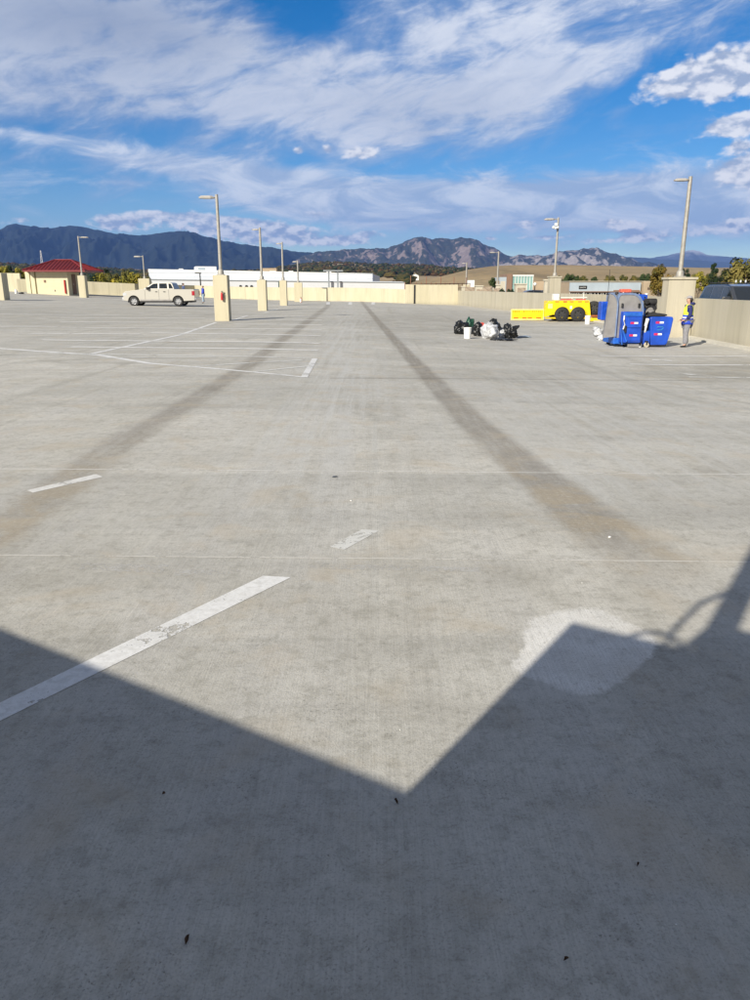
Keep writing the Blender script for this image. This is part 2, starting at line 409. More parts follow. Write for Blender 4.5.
    c = t.mix(t.ss(tn, 0.52, 0.68, 0, 0.36), c, (0.45, 0.385, 0.29))
    crackn = t.noise(pos, 0.9, 9, 0.72, 0.8)
    crack = t.ss(t.m('ABSOLUTE', t.sub(crackn, 0.5)), 0.0, 0.0022, 0.35, 0.0)
    c = t.mix(t.mul(crack, t.ss(nL, 0.5, 0.6)), c, (0.10, 0.09, 0.075))
    t.l.new(c, t.b.inputs['Base Color'])
    t.link(t.ss(nM, 0.3, 0.7, 0.72, 0.92), t.b.inputs['Roughness'])
    t.b.inputs['Specular IOR Level'].default_value = 0.35
    h = t.add(t.mul(broom, 0.6), t.add(t.mul(nG, 1.0), t.mul(nH, 1.2)))
    t.l.new(t.bump(h, 0.35, 0.005), t.b.inputs['Normal'])
    me.materials.append(m)
    o = bpy.data.objects.new('parking_deck', me); col.objects.link(o)
    tag(o, 'broad grey broomed concrete roof deck with dark tyre lanes', 'parking deck', None, 'structure')
    return o
deck = build_deck()

# worn line paint: erodes away through a noise threshold
def line_mat(name, c, wear, lo=0.0, soft=0.03):
    m, t = newmat(name)
    n = t.noise(t.pos, 24, 8, 0.75, 0.3); n2 = t.noise(t.pos, 2.5, 5, 0.6)
    cc = t.mix(t.ss(n, 0.35, 0.7, 0, 0.5), c, (0.40, 0.39, 0.36))
    t.l.new(cc, t.b.inputs['Base Color']); t.b.inputs['Roughness'].default_value = 0.7
    a = t.ss(t.add(n, t.mul(t.sub(n2, 0.5), 0.9)), wear-soft, wear+soft, lo, 1.0 if soft < 0.1 else 0.75)
    t.l.new(a, t.b.inputs['Alpha'])
    return m
paint_a = line_mat('white_line_paint', (0.74, 0.74, 0.73), 0.365)
paint_b = line_mat('worn_line_paint', (0.66, 0.66, 0.63), 0.40, 0.25)
paint_c = line_mat('faded_line_paint', (0.70, 0.69, 0.66), 0.38, 0.45)
sealant = line_mat('pale_joint_sealant', (0.62, 0.60, 0.55), 0.40, 0.15)

LAYER = [0]
def strip(a, b, w0, w1, mat, name='painted_line', off=0.004, seg=None):
    LAYER[0] += 1; off = 0.0015 if name == 'joint_sealant' else 0.0025+0.0003*(LAYER[0] % 16)
    A, B = G(*a), G(*b); d = (B-A); d.z = 0; L = d.length; d.normalize(); n = Vector((-d.y, d.x, 0))
    k = seg or max(2, int(L/0.3)); vs = []; fs = []
    for i in range(k+1):
        f = i/k; p = A+(B-A)*f; w = (w0+(w1-w0)*f)/2
        for sgn in (-1, 1):
            q = p+n*w*sgn; vs.append((q.x, q.y, dz(q.x, q.y)+off))
        if i: o = 2*i; fs.append((o-2, o-1, o+1, o))
    mb = MB(); mb.add(vs, fs); return obj(name, mb, mat, deck)

def quad(pts, mat, name='painted_line', off=0.002):
    """four surveyed corners, subdivided along the long side"""
    a, b, c, d = [G(*p) for p in pts]; vs = []; fs = []; k = 12
    for i in range(k+1):
        f = i/k
        for q in (a.lerp(b, f), d.lerp(c, f)): vs.append((q.x, q.y, dz(q.x, q.y)+off))
        if i: o = 2*i; fs.append((o-2, o-1, o+1, o))
    mb = MB(); mb.add(vs, fs); return obj(name, mb, mat, deck)

quad([(-60, 732), (263, 576), (291, 577.5), (-60, 751)], paint_a)
quad([(27, 490.5), (96, 474.2), (103, 477), (33, 492.8)], paint_c)
quad([(330, 547), (362, 529.5), (379, 531), (344, 550)], paint_b)
W = 0.2
strip((-60, 344), (100, 355.2), W, W, paint_a); strip((100, 355.2), (150, 363.5), W, 0.16, paint_a)
strip((150, 363.5), (306, 377.3), 0.16, 0.12, paint_a)
strip((48, 353.6), (316, 358.6), W, 0.16, paint_b)
strip((315, 358.5), (304, 377.5), 0.13, 0.13, paint_a)
strip((92, 353.8), (180, 335), 0.16, 0.16, paint_a); strip((180, 335), (216, 322.5), 0.16, 0.16, paint_a)
strip((190, 366.8), (302, 360.2), 0.14, 0.14, paint_b); strip((250, 372.4), (311, 366), 0.12, 0.12, paint_b)
strip((100, 358), (215, 357), 0.16, 0.16, paint_b)
for a, b, m_ in (((70, 347), (318, 350.5), paint_c), ((40, 340), (320, 343.5), paint_c), ((150, 333), (322, 336), paint_c), ((60, 327.3), (322, 329.8), paint_c),
                 ((30, 333.5), (140, 334.2), paint_c), ((60, 321.5), (200, 322.5), paint_c), ((232, 324), (322, 325), paint_c), ((232, 319.5), (322, 320), paint_c), ((0, 314), (120, 315), paint_c), ((60, 317.6), (205, 318), paint_c),
                 ((-40, 326), (58, 326.5), paint_c), ((240, 316.3), (322, 316.6), paint_c), ((238, 312.6), (322, 313), paint_c)):
    strip(a, b, 0.36, 0.36, m_)
strip((232, 320.5), (248, 315.5), 0.14, 0.14, paint_a); strip((264, 313), (278, 309), 0.16, 0.16, paint_b)
strip((600, 355.8), (760, 355.8), 0.2, 0.2, paint_a); strip((630, 364.4), (770, 364.8), 0.18, 0.18, paint_a)
strip((688, 377.2), (780, 377.6), 0.15, 0.15, paint_b); strip((652, 360), (672, 361), 0.22, 0.22, paint_a); strip((684, 374), (696, 375.5), 0.2, 0.2, paint_b)
for px in (328, 350, 373): strip((px, 304.6), (px+0.4, 302.2), 0.35, 0.35, paint_a)
for px, py in ((14, 294), (20, 294.6)): strip((px-2, py), (px+2, py), 0.6, 0.6, paint_b)
# saw-cut construction joints with pale sealant
strip((-60, 554.6), (810, 562.6), 0.014, 0.014, sealant, 'joint_sealant', 0.003, 60)
strip((-60, 468.6), (810, 475), 0.018, 0.018, paint_c, 'joint_sealant', 0.003, 60)
strip((330, 378.2), (700, 380.4), 0.03, 0.03, M('dark_joint', (0.13, 0.12, 0.10), 0.9), 'joint_sealant', 0.003, 60)
strip((70, 566), (165, 569), 0.09, 0.14, line_mat('chalky_residue', (0.62, 0.61, 0.58), 0.50, 0.0, 0.12), 'joint_sealant', 0.003, 20)
strip((175, 573), (240, 572), 0.10, 0.06, line_mat('chalky_residue', (0.62, 0.61, 0.58), 0.52, 0.0, 0.12), 'joint_sealant', 0.003, 20)
strip((310, 566), (480, 570), 0.10, 0.07, line_mat('chalky_residue', (0.62, 0.61, 0.58), 0.52, 0.0, 0.12), 'joint_sealant', 0.003, 20)
# the pale concrete kerb band at the foot of the right wall
kb = MB(); pts = [(12.05, 2), (12.05, 25), (12.9, 38), (12.85, 44.5), (11.15, 62)]
prev = None
for (x0, y0), (x1, y1) in zip(pts, pts[1:]):
    k = 14
    for i in range(k+1):
        f = i/k; x, y = x0+(x1-x0)*f, y0+(y1-y0)*f; z = dz(x, y)
        o = len(kb.v); kb.v += [(x-0.28, y, z-0.05), (x-0.28, y, z+0.06), (x+0.25, y, z+0.07), (x+0.25, y, z-0.05)]
        if prev is not None:
            for a, b in ((0, 1), (1, 2), (2, 3)): kb.f.append([prev+a, prev+b, o+b, o+a]); kb.sm.append(False)
        prev = o
obj('kerb', kb, M('pale_kerb_concrete', (0.52, 0.50, 0.44), 0.9, var=0.1, scale=2, bump=0.2), deck)
# deck edge slab seen from outside
fb = MB()
for (x0, y0), (x1, y1) in (((-68, -24), (12.5, -24)), ((12.4, -24), (12.4, 25)), ((12.4, 25), (13.25, 38)), ((13.25, 38), (13.2, 44.5)), ((13.2, 44.5), (11.5, 62)), ((11.5, 62), (9.1, 84.4)), ((9.1, 84.4), (3.4, 84.4)), ((3.4, 84.4), (-24, 103.4)), ((-24, 103.4), (-29.2, 94.6)), ((-29.2, 94.6), (-42, 91.4)), ((-42.2, 92.8), (-60, 96.4)), ((-60, 96.4), (-68, -24))):
    k = 10
    for i in range(k):
        a = (x0+(x1-x0)*i/k, y0+(y1-y0)*i/k); b = (x0+(x1-x0)*(i+1)/k, y0+(y1-y0)*(i+1)/k)
        fb.add([(a[0], a[1], dz(*a)-0.02), (b[0], b[1], dz(*b)-0.02), (b[0], b[1], -10), (a[0], a[1], -10)], [(0, 1, 2, 3)])
obj('deck_fascia', fb, precast, deck)

# ------------------------------------------------------------------ parapets
def wall(pts, h, th, label, mat=precast, name='parapet_wall', zoff=0.0, coping=0.0):
    """pts run with the deck on their left-hand side; wall body stands outside the line"""
    mb = MB(); sec = []
    fine = []
    for (x0, y0), (x1, y1) in zip(pts, pts[1:]):
        k = max(1, int(math.hypot(x1-x0, y1-y0)/2.5)); fine += [(x0+(x1-x0)*i/k, y0+(y1-y0)*i/k) for i in range(k)]
    fine.append(pts[-1])
    for i, (x, y) in enumerate(fine):
        a = fine[max(0, i-1)]; b = fine[min(len(fine)-1, i+1)]
        d = Vector((b[0]-a[0], b[1]-a[1])).normalized(); n = Vector((d.y, -d.x))
        hh = h(i/(len(fine)-1)) if callable(h) else h
        z = dz(x, y)+zoff; p = Vector((x, y)); q = p+n*th
        sec.append([(p.x, p.y, z-0.4), (p.x, p.y, z+hh), (q.x, q.y, z+hh), (q.x, q.y, z-0.4)])
    vs = [v for s_ in sec for v in s_]; fs = []
    for i in range(len(sec)-1):
        for a, b in ((0, 1), (1, 2), (2, 3), (3, 0)): fs.append((i*4+a, i*4+b, i*4+4+b, i*4+4+a))
    n = len(sec); fs += [(0, 3, 2, 1), (n*4-4, n*4-3, n*4-2, n*4-1)]
    mb.add(vs, fs); o = obj(name, mb, mat); return tag(o, label, 'wall')
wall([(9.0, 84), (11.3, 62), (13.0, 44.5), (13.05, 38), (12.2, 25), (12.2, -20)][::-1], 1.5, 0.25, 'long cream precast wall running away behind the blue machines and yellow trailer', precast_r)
wall([(9.0, 84.0), (3.3, 84.0)], lambda f: 2.12-0.12*f, 0.3, 'taller pale yellow wall section at the far corner with a dark vertical joint')
obj('joint', MB().box(-0.09, 0.09, -0.03, 0.0, -0.2, 1.75), blackm, bpy.data.objects['parapet_wall.001'], loc=(P(414.5, 300, 83.99).x, 83.98, 0.0))
wall([(3.3, 84.0), (-6.5, 88.0), (-24.0, 103.0)], 1.47, 0.25, 'low pale yellow parapet crossing the far end in front of the white store')
wall([(-24.0, 103.0), (-29.2, 94.2), (-42.0, 91.0)], lambda f: 1.47, 0.25, 'pale parapet behind the pickup, half in the shade of the stair hut')
wall([(-42.2, 92.4), (-60, 96)], 2.11, 0.25, 'tall tan wall section left of the red roofed stair hut')

# the wall and light column behind the viewer that throw the near shadow
SH = Vector((math.sin(SUN_AZ), math.cos(SUN_AZ), 0)); TE = math.tan(SUN_EL)
Bp, Cp = G(410, 792), G(572, 622)
wd = (G(410, 792)-G(0, 628)); wd.z = 0; wd.normalize()
wb = Bp-SH*(1.5/TE)
nrm = Vector((-wd.y, wd.x, 0))          # towards the viewer
COLH = (Cp-Bp).length*TE+1.5
cb = Cp-SH*(COLH/TE)
w0, w1 = wb-wd*14, wb+wd*0.2
wall([(w1.x, w1.y), (w0.x, w0.y)][::-1], 1.5, 0.3, 'cream wall close behind the viewer, left of the wide column')
w2, w3 = cb+wd*1.3, cb+wd*9
wall([(w2.x, w2.y), (w3.x, w3.y)], 1.5, 0.3, 'cream wall close behind the viewer, right of the wide column')

# ------------------------------------------------------------------ lamp posts on concrete columns
def lamp_post(base, cw, cd, top_z, pole_xy, pole_top, head_dir, label, tilt=None, head=0.75, pr=0.085, rz=0.0, stone_face=False, cap=False, cmat=None, extinguisher=False, arm=0.25, name='lamp_post'):
    """base: foot of the column front-centre on the deck; column top at top_z; pole rises to pole_top"""
    t = thing(name, label, 'lamp post', base, rz, None)
    zt = top_z-base[2]
    obj('column', MB().box(-cw/2, cw/2, 0, cd, -0.25, zt), cmat or precast_c, t, bevel=0.02)
    if cap: obj('column_cap', MB().box(-cw/2-0.05, cw/2+0.05, -0.05, cd+0.05, zt, zt+0.09), cmat or paint_wall, t, bevel=0.01)
    px, py = pole_xy; zp = zt+(0.09 if cap else 0.0)
    b = MB().box(px-0.17, px+0.17, py-0.17, py+0.17, zp, zp+0.04)
    b.lathe([(0.15, zp+0.04), (0.14, zp+0.2), (0.10, zp+0.26)], c=(px, py, 0), n=12); obj('base_plate', b, galv, t)
    H = pole_top-base[2]
    obj('pole', MB().tube([(px, py, zp+0.03), (px, py, H)], pr, 12, r1=pr*0.8), galv, t)
    hd = Vector(head_dir).normalized(); sd = Vector((-hd.y, hd.x, 0))
    a0 = Vector((px, py, H-0.12))
    obj('lamp_arm', MB().tube([a0, a0+hd*arm], 0.035, 8), galv, t)
    hb = MB(); c = a0+hd*(arm+head*0.5); L = head*0.5; w = head*0.24; pr_ = []
    for s_, wz, dzv in ((-1, 0.55, 0.0), (-0.6, 1, 0.0), (0.6, 1, 0.0), (1, 0.6, 0.0)):
        pr_.append((s_*L, w*wz))
    ring = [(a_, b_) for a_, b_ in pr_]+[(a_, -b_) for a_, b_ in pr_[::-1]]
    vs = []
    for zz, k in ((-0.05, 0.95), (0.0, 1.0), (0.06, 0.7)):
        for a_, b_ in ring: v = c+hd*a_*k+sd*b_*k; vs.append((v.x, v.y, v.z+zz*(head/0.7)))
    n = len(ring); fs = [tuple(range(n))[::-1], tuple(range(2*n, 3*n))]
    for q in range(2):
        for i in range(n): fs.append((q*n+i, q*n+(i+1) % n, (q+1)*n+(i+1) % n, (q+1)*n+i))
    hb.add(vs, fs); ho = obj('lamp_head', hb, lampgrey, t)
    v = c; obj('lens', MB().box(v.x-L*0.5, v.x+L*0.5, v.y-w*0.6, v.y+w*0.6, v.z-0.065*(head/0.7), v.z-0.051*(head/0.7)), lens, ho)
    return t

def lamp_from(px0, px1, base, top, ptop, hd, label, d=None, **k):
    """left/right/base/top of the column front as surveyed"""
    cx = (px0+px1)/2
    g = G(cx, base) if d is None else Vector((P(cx, base, d).x, d, P(cx, base, d).z))
    x0, x1 = P(px0, base, g.y).x, P(px1, base, g.y).x
    cw = x1-x0; tz = P(cx, top, g.y).z; cd = k.pop('cd', cw)
    pt = P(cx, ptop, g.y+cd/2).z
    return lamp_post((P(cx, base, g.y).x, g.y, g.z), cw, cd, tz, (k.pop('pox', 0.0), cd/2), pt, hd, label, **k), g, cw, cd, tz

lamp_from(-8, 4.5, 300, 273, 219, (1, 0.05, 0), 'lamp post whose column stands at the left edge of the deck, beside the tan wall', head=0.7, pox=-0.35)
lamp_from(79.5, 86.5, 297.6, 275.6, 236, (1, 0.1, 0), 'lamp post in front of the red roofed stair hut, its head pointing right')
lc, gC, cwC, cdC, tzC = lamp_from(215, 229.3, 321, 275, 194.5, (-1, 0.0, 0), 'tallest lamp post of the left row, its column carrying a red fire extinguisher', head=0.72, arm=0.1, cd=0.62)
lamp_from(258, 266.8, 310.8, 279.8, 227.5, (-1, 0.4, 0), 'second lamp post of the row right of the pickup, plain cream column', head=0.5, arm=0.08, cd=0.6)
lamp_from(280, 287, 305.6, 280.5, 242, (-1, 0.5, 0), 'third lamp post of the row right of the pickup, slim plain column', head=0.5, arm=0.06, cd=0.6)
lf, gF, cwF, cdF, tzF = lamp_from(294.5, 302.5, 301.8, 282.6, 260.5, (-1, 0.6, 0), 'lamp post at the far parapet with a red extinguisher at its foot', head=0.6, arm=0.05, cd=0.4)
lamp_from(139, 150, 290.5, 278.5, 255.5, (-1, 0.1, 0), 'small lamp post rising behind the pickup hood', d=92.9, head=0.85, cd=0.9)
lamp_from(663.5, 690, 337.4, 279.5, 176.5, (-1, 0.0, 0), 'leaning looking tall lamp post on the wide capped column behind the worker', head=0.55, arm=0.06, cap=True, cd=0.7, pr=0.09, cmat=precast_s)
lamp_from(549, 560, 300, 277.5, 217.5, (-1, 0.0, 0), 'lamp post with white cameras under its head, beyond the yellow trailer', d=56, head=0.75, cd=0.8, cap=True, cmat=precast_s)
lamp_from(493.5, 501, 300, 285.5, 251.5, (-1, 0.0, 0), 'thin pale lamp post with a long arm above the bushes', d=95, head=0.7, arm=0.4, cd=0.9, pr=0.12)
lamp_from(463, 469, 300, 284.5, 262.5, (-1, 0.2, 0), 'thin distant lamp post beside the white van', d=110, head=0.6, arm=0.1, cd=0.8, pr=0.13)

# cameras on the right hand distant pole
c0 = P(555.5, 227, 56.2); cam = thing('security_camera', 'cluster of white security cameras on the lamp pole beyond the trailer', 'security camera', c0); cam.scale = (0.62, 0.62, 0.6)
obj('bracket', MB().box(-0.3, 0.3, -0.04, 0.04, 0.0, 0.08), whitem, cam)
for x in (-0.25, 0.0, 0.25):
    obj('camera_housing', MB().blob((x, -0.1, -0.12+abs(x)*0.3), 0.15, 0.15, 0.17, 0.02, 1, 2), white, cam)
obj('control_box', MB().box(-0.16, 0.16, -0.28, -0.08, 0.1, 0.42), whitem, cam, bevel=0.02)

# extinguisher helper
def extinguisher(loc, label, s=1.0, rz=0.0):
    t = thing('fire_extinguisher', label, 'fire extinguisher', loc, rz, None); t.scale = (s, s, s)
    obj('cylinder_body', MB().lathe([(0.0, 0), (0.075, 0.0), (0.08, 0.03), (0.08, 0.38), (0.06, 0.44), (0.025, 0.47), (0.025, 0.50), (0.0, 0.50)], n=16), redp, t)
    obj('valve_handle', MB().box(-0.02, 0.10, -0.015, 0.015, 0.50, 0.53).box(-0.02, 0.09, -0.015, 0.015, 0.55, 0.57).box(-0.02, 0.02, -0.02, 0.02, 0.49, 0.56), blackm, t)
    obj('hose', MB().tube([(0.02, 0, 0.5), (0.1, 0.0, 0.47), (0.125, 0, 0.36), (0.115, 0, 0.15)], 0.014, 6), black, t)
    obj('wall_bracket', MB().box(-0.1, 0.1, 0.07, 0.1, 0.05, 0.42), whitem, t)
    return t
e = P(222.5, 300.2, gC.y); extinguisher((e.x, gC.y-0.11, e.z), 'red fire extinguisher hung on the tall cream column right of the pickup', 0.74)
e = G(301.5, 302.6); extinguisher((e.x, e.y-0.3, e.z), 'red fire extinguisher standing on the deck at the far parapet', 0.95, 2.4)

# column behind the viewer: its shadow with conduit loop falls on the deck in front
ang = math.atan2(wd.y, wd.x)
bt = thing('lamp_post', 'lamp post on a wide cream column close behind the viewer, casting the near right shadow', 'lamp post', (cb.x, cb.y, 0), ang)
Hc = COLH
obj('column', MB().box(0, 1.25, -0.75, 0.0, -0.25, Hc), precast, bt)
obj('pole', MB().tube([(0.62, -0.35, Hc), (0.62, -0.35, Hc+3.9)], 0.07, 12), galv, bt)
obj('base_plate', MB().box(0.48, 0.76, -0.49, -0.21, Hc, Hc+0.04).prism([(0.55, Hc), (0.69, Hc), (0.68, Hc+0.2), (0.56, Hc+0.14)], -0.41, -0.29), galv, bt)
pts = [(0.27+0.13*(1-math.cos(a)), -0.05, Hc-0.02+0.10*math.sin(a)) for a in [math.pi*i/14 for i in range(15)]]
obj('conduit_loop', MB().tube(pts, 0.013, 8), galv, bt)
obj('bracket_stay', MB().tube([(0.42, -0.3, Hc+0.02), (0.50, -0.32, Hc+0.10), (0.57, -0.34, Hc+0.33)], 0.02, 8), galv, bt)
obj('conduit_loop', MB().tube([(0.55+0.075*(1-math.cos(a)), -0.04, Hc-0.02+0.05*math.sin(a)) for a in [math.pi*i/12 for i in range(13)]], 0.012, 8), galv, bt)
obj('cable', MB().tube([(0.50, -0.3, Hc), (0.44, -0.3, Hc+0.10), (0.43, -0.3, Hc+0.26), (0.47, -0.32, Hc+0.48), (0.56, -0.34, Hc+0.62)], 0.016, 8), black, bt)
obj('handhole_box', MB().box(0.68, 0.82, -0.44, -0.28, Hc+0.06, Hc+0.34), galv, bt, bevel=0.01)
obj('lamp_arm', MB().tube([(0.62, -0.35, Hc+3.8), (1.1, -0.35, Hc+3.8)], 0.035, 8), galv, bt)
obj('lamp_head', MB().box(1.1, 1.7, -0.5, -0.2, Hc+3.74, Hc+3.84), lampgrey, bt, bevel=0.02)

# ------------------------------------------------------------------ stair hut with red hip roof
def hut():
    bx, by = -35.6, 84.0; bz = dz(bx, by)
    t = thing('stair_hut', 'cream stair hut with a red metal hip roof at the far left', 'building', (bx, by, bz))
    X = lambda px, y=84.0: P(px, 287, y).x-bx
    xl, xr = X(37), X(68.5); zt = P(50, 269.5, 84).z-bz
    obj('wall', MB().box(xl, xr, 0, 3.4, -0.3, zt), pale_wall, t, bevel=0.02)
    for px in (28.5, 33.5):
        x = X(px); obj('post', MB().box(x-0.22, x+0.22, 0.0, 0.45, -0.3, zt), pale_wall, t)
    obj('back_wall', MB().box(X(26), xl, 2.9, 3.15, -0.3, zt), pale_wall, t)
    x0, x1, y0, y1 = X(24.5, 83), X(86.5, 83), -1.0, 4.6
    ez = P(50, 270.2, 83).z-bz; az = P(57, 260.3, 86).z-bz; cx = (x0+x1)/2; cy = (y0+y1)/2; rl = 0.9
    rf = MB(); rf.add([(x0, y0, ez), (x1, y0, ez), (x1, y1, ez), (x0, y1, ez), (cx-rl, cy, az), (cx+rl, cy, az), (x0, y0, ez-0.16), (x1, y0, ez-0.16), (x1, y1, ez-0.16), (x0, y1, ez-0.16)],
        [(0, 1, 5, 4), (1, 2, 5), (2, 3, 4, 5), (3, 0, 4), (0, 6, 7, 1), (1, 7, 8, 2), (2, 8, 9, 3), (3, 9, 6, 0), (9, 8, 7, 6)])
    n = 17
    for i in range(1, n):                                       # standing seams on the front and the sides
        f = i/n; x = x0+(x1-x0)*f
        if x < cx-rl: k = (x-x0)/(cx-rl-x0)
        elif x > cx+rl: k = (x1-x)/(x1-cx-rl)
        else: k = 1
        a = Vector((x, y0, ez)); b = Vector((x, y0+(cy-y0)*k, ez+(az-ez)*k)); rf.tube([a+Vector((0, 0, 0.03)), b+Vector((0, 0, 0.03))], 0.04, 4)
    for i in range(1, 10):
        f = i/10; y = y0+(y1-y0)*f; k = 1-abs(2*f-1)
        rf.tube([(x1, y, ez+0.03), (x1+(cx+rl-x1)*k, y, ez+(az-ez)*k+0.03)], 0.04, 4)
    for a, b in (((x0, y0, ez), (cx-rl, cy, az)), ((x1, y0, ez), (cx+rl, cy, az)), ((x1, y1, ez), (cx+rl, cy, az)), ((cx-rl, cy, az), (cx+rl, cy, az))):
        rf.tube([Vector(a)+Vector((0, 0, 0.04)), Vector(b)+Vector((0, 0, 0.04))], 0.08, 6)
    obj('roof', rf, redroof, t)
    obj('eave_beam', MB().box(x0+0.5, x1-0.5, y0+0.7, y0+0.95, zt-0.02, ez-0.17), darkeave, t)
    obj('wall_plaque', MB().box(X(44.6), X(46.4), -0.06, -0.003, 1.25, 1.5), brown, t)
    obj('vent_box', MB().box(X(53.8), X(54.8), -0.1, -0.003, 0.35, 0.5), pillar_c, t)
    obj('wall_lamp', MB().box(X(44.6), X(46.6), -0.25, -0.003, zt-0.3, zt-0.12), lens, t, bevel=0.02)
    d = obj('door', MB().box(xr+0.003, xr+0.06, 1.1, 2.1, 0, 2.1), brown, t); obj('handle', MB().box(xr+0.06, xr+0.1, 1.2, 1.26, 1.0, 1.15), chrome, d)
    obj('red_downpipe', MB().tube([(X(65.3), -0.08, 0.1), (X(65.3), -0.08, 1.5)], 0.09, 8), redp, t)
hut()

def picnic_table(px, py, label):
    g = G(px, py); t = thing('picnic_table', label, 'table', g)
    obj('table_top', MB().box(-0.9, 0.9, -0.4, 0.4, 0.70, 0.76), white, t, bevel=0.01)
    for y in (-0.75, 0.5): obj('bench_seat', MB().box(-0.9, 0.9, y, y+0.25, 0.40, 0.45), white, t, bevel=0.01)
    for x in (-0.65, 0.65):
        obj('leg', MB().box(x-0.04, x+0.04, -0.7, 0.7, 0.33, 0.39).tube([(x, -0.6, 0), (x, -0.25, 0.7)], 0.04, 6).tube([(x, 0.6, 0), (x, 0.25, 0.7)], 0.04, 6), whitem, t)
picnic_table(32, 291.5, 'white picnic table in front of the open end of the red roofed hut')
g = G(16.3, 293.8); tag(obj('plastic_jug', MB().lathe([(0, 0), (0.13, 0), (0.14, 0.1), (0.13, 0.32), (0.05, 0.42), (0.05, 0.47), (0, 0.47)], n=12), white, loc=g), 'white jug standing on the deck near the left tan wall', 'jug')
g = G(21.5, 294.0); tag(obj('work_glove', MB().blob((0, 0, 0.08), 0.28, 0.16, 0.10, 0.4, 4, 2, flat=0.07), blackm, loc=g), 'small black bundle lying on the deck near the left tan wall', 'bundle')

# ------------------------------------------------------------------ vehicles
def wheel(parent, x, y, r, w, side, name='wheel', rk=0.62, rmat=None):
    e = bpy.data.objects.new(name, None); col.objects.link(e); e.parent = parent; e.location = (x, y, r)
    obj('tyre', MB().lathe([(r*rk, -w/2), (r*0.93, -w/2), (r, -w*0.36), (r, w*0.36), (r*0.93, w/2), (r*rk, w/2), (r*rk, -w/2)], 'y', n=28), black, e)
    m = MB(); o = side*w*0.40
    m.lathe([(r*(rk+.01), side*w*0.5), (r*(rk-.02), o*0.8), (r*(rk-.06), o*0.4), (0.0, o*0.4)], 'y', n=28)
    for k in range(6):
        a = 2*math.pi*k/6; c, s_ = math.cos(a), math.sin(a); q = 0.10*r
        p = lambda u, v, yy: (u*c-v*s_, yy, u*s_+v*c)
        y0_, y1_ = o*0.45, o*1.05
        m.add([p(0.05*r, -q, y0_), p((rk-.02)*r, -q*1.4, y0_), p((rk-.02)*r, q*1.4, y0_), p(0.05*r, q, y0_), p(0.05*r, -q, y1_), p((rk-.02)*r, -q*1.2, y1_), p((rk-.02)*r, q*1.2, y1_), p(0.05*r, q, y1_)],
              [(0, 1, 2, 3), (7, 6, 5, 4), (0, 4, 5, 1), (1, 5, 6, 2), (2, 6, 7, 3), (3, 7, 4, 0)])
    m.lathe([(0, o*1.2), (0.14*r, o*1.15), (0.16*r, o*0.5)], 'y', n=14)
    obj('rim', m, rmat or chrome, e)
    return e

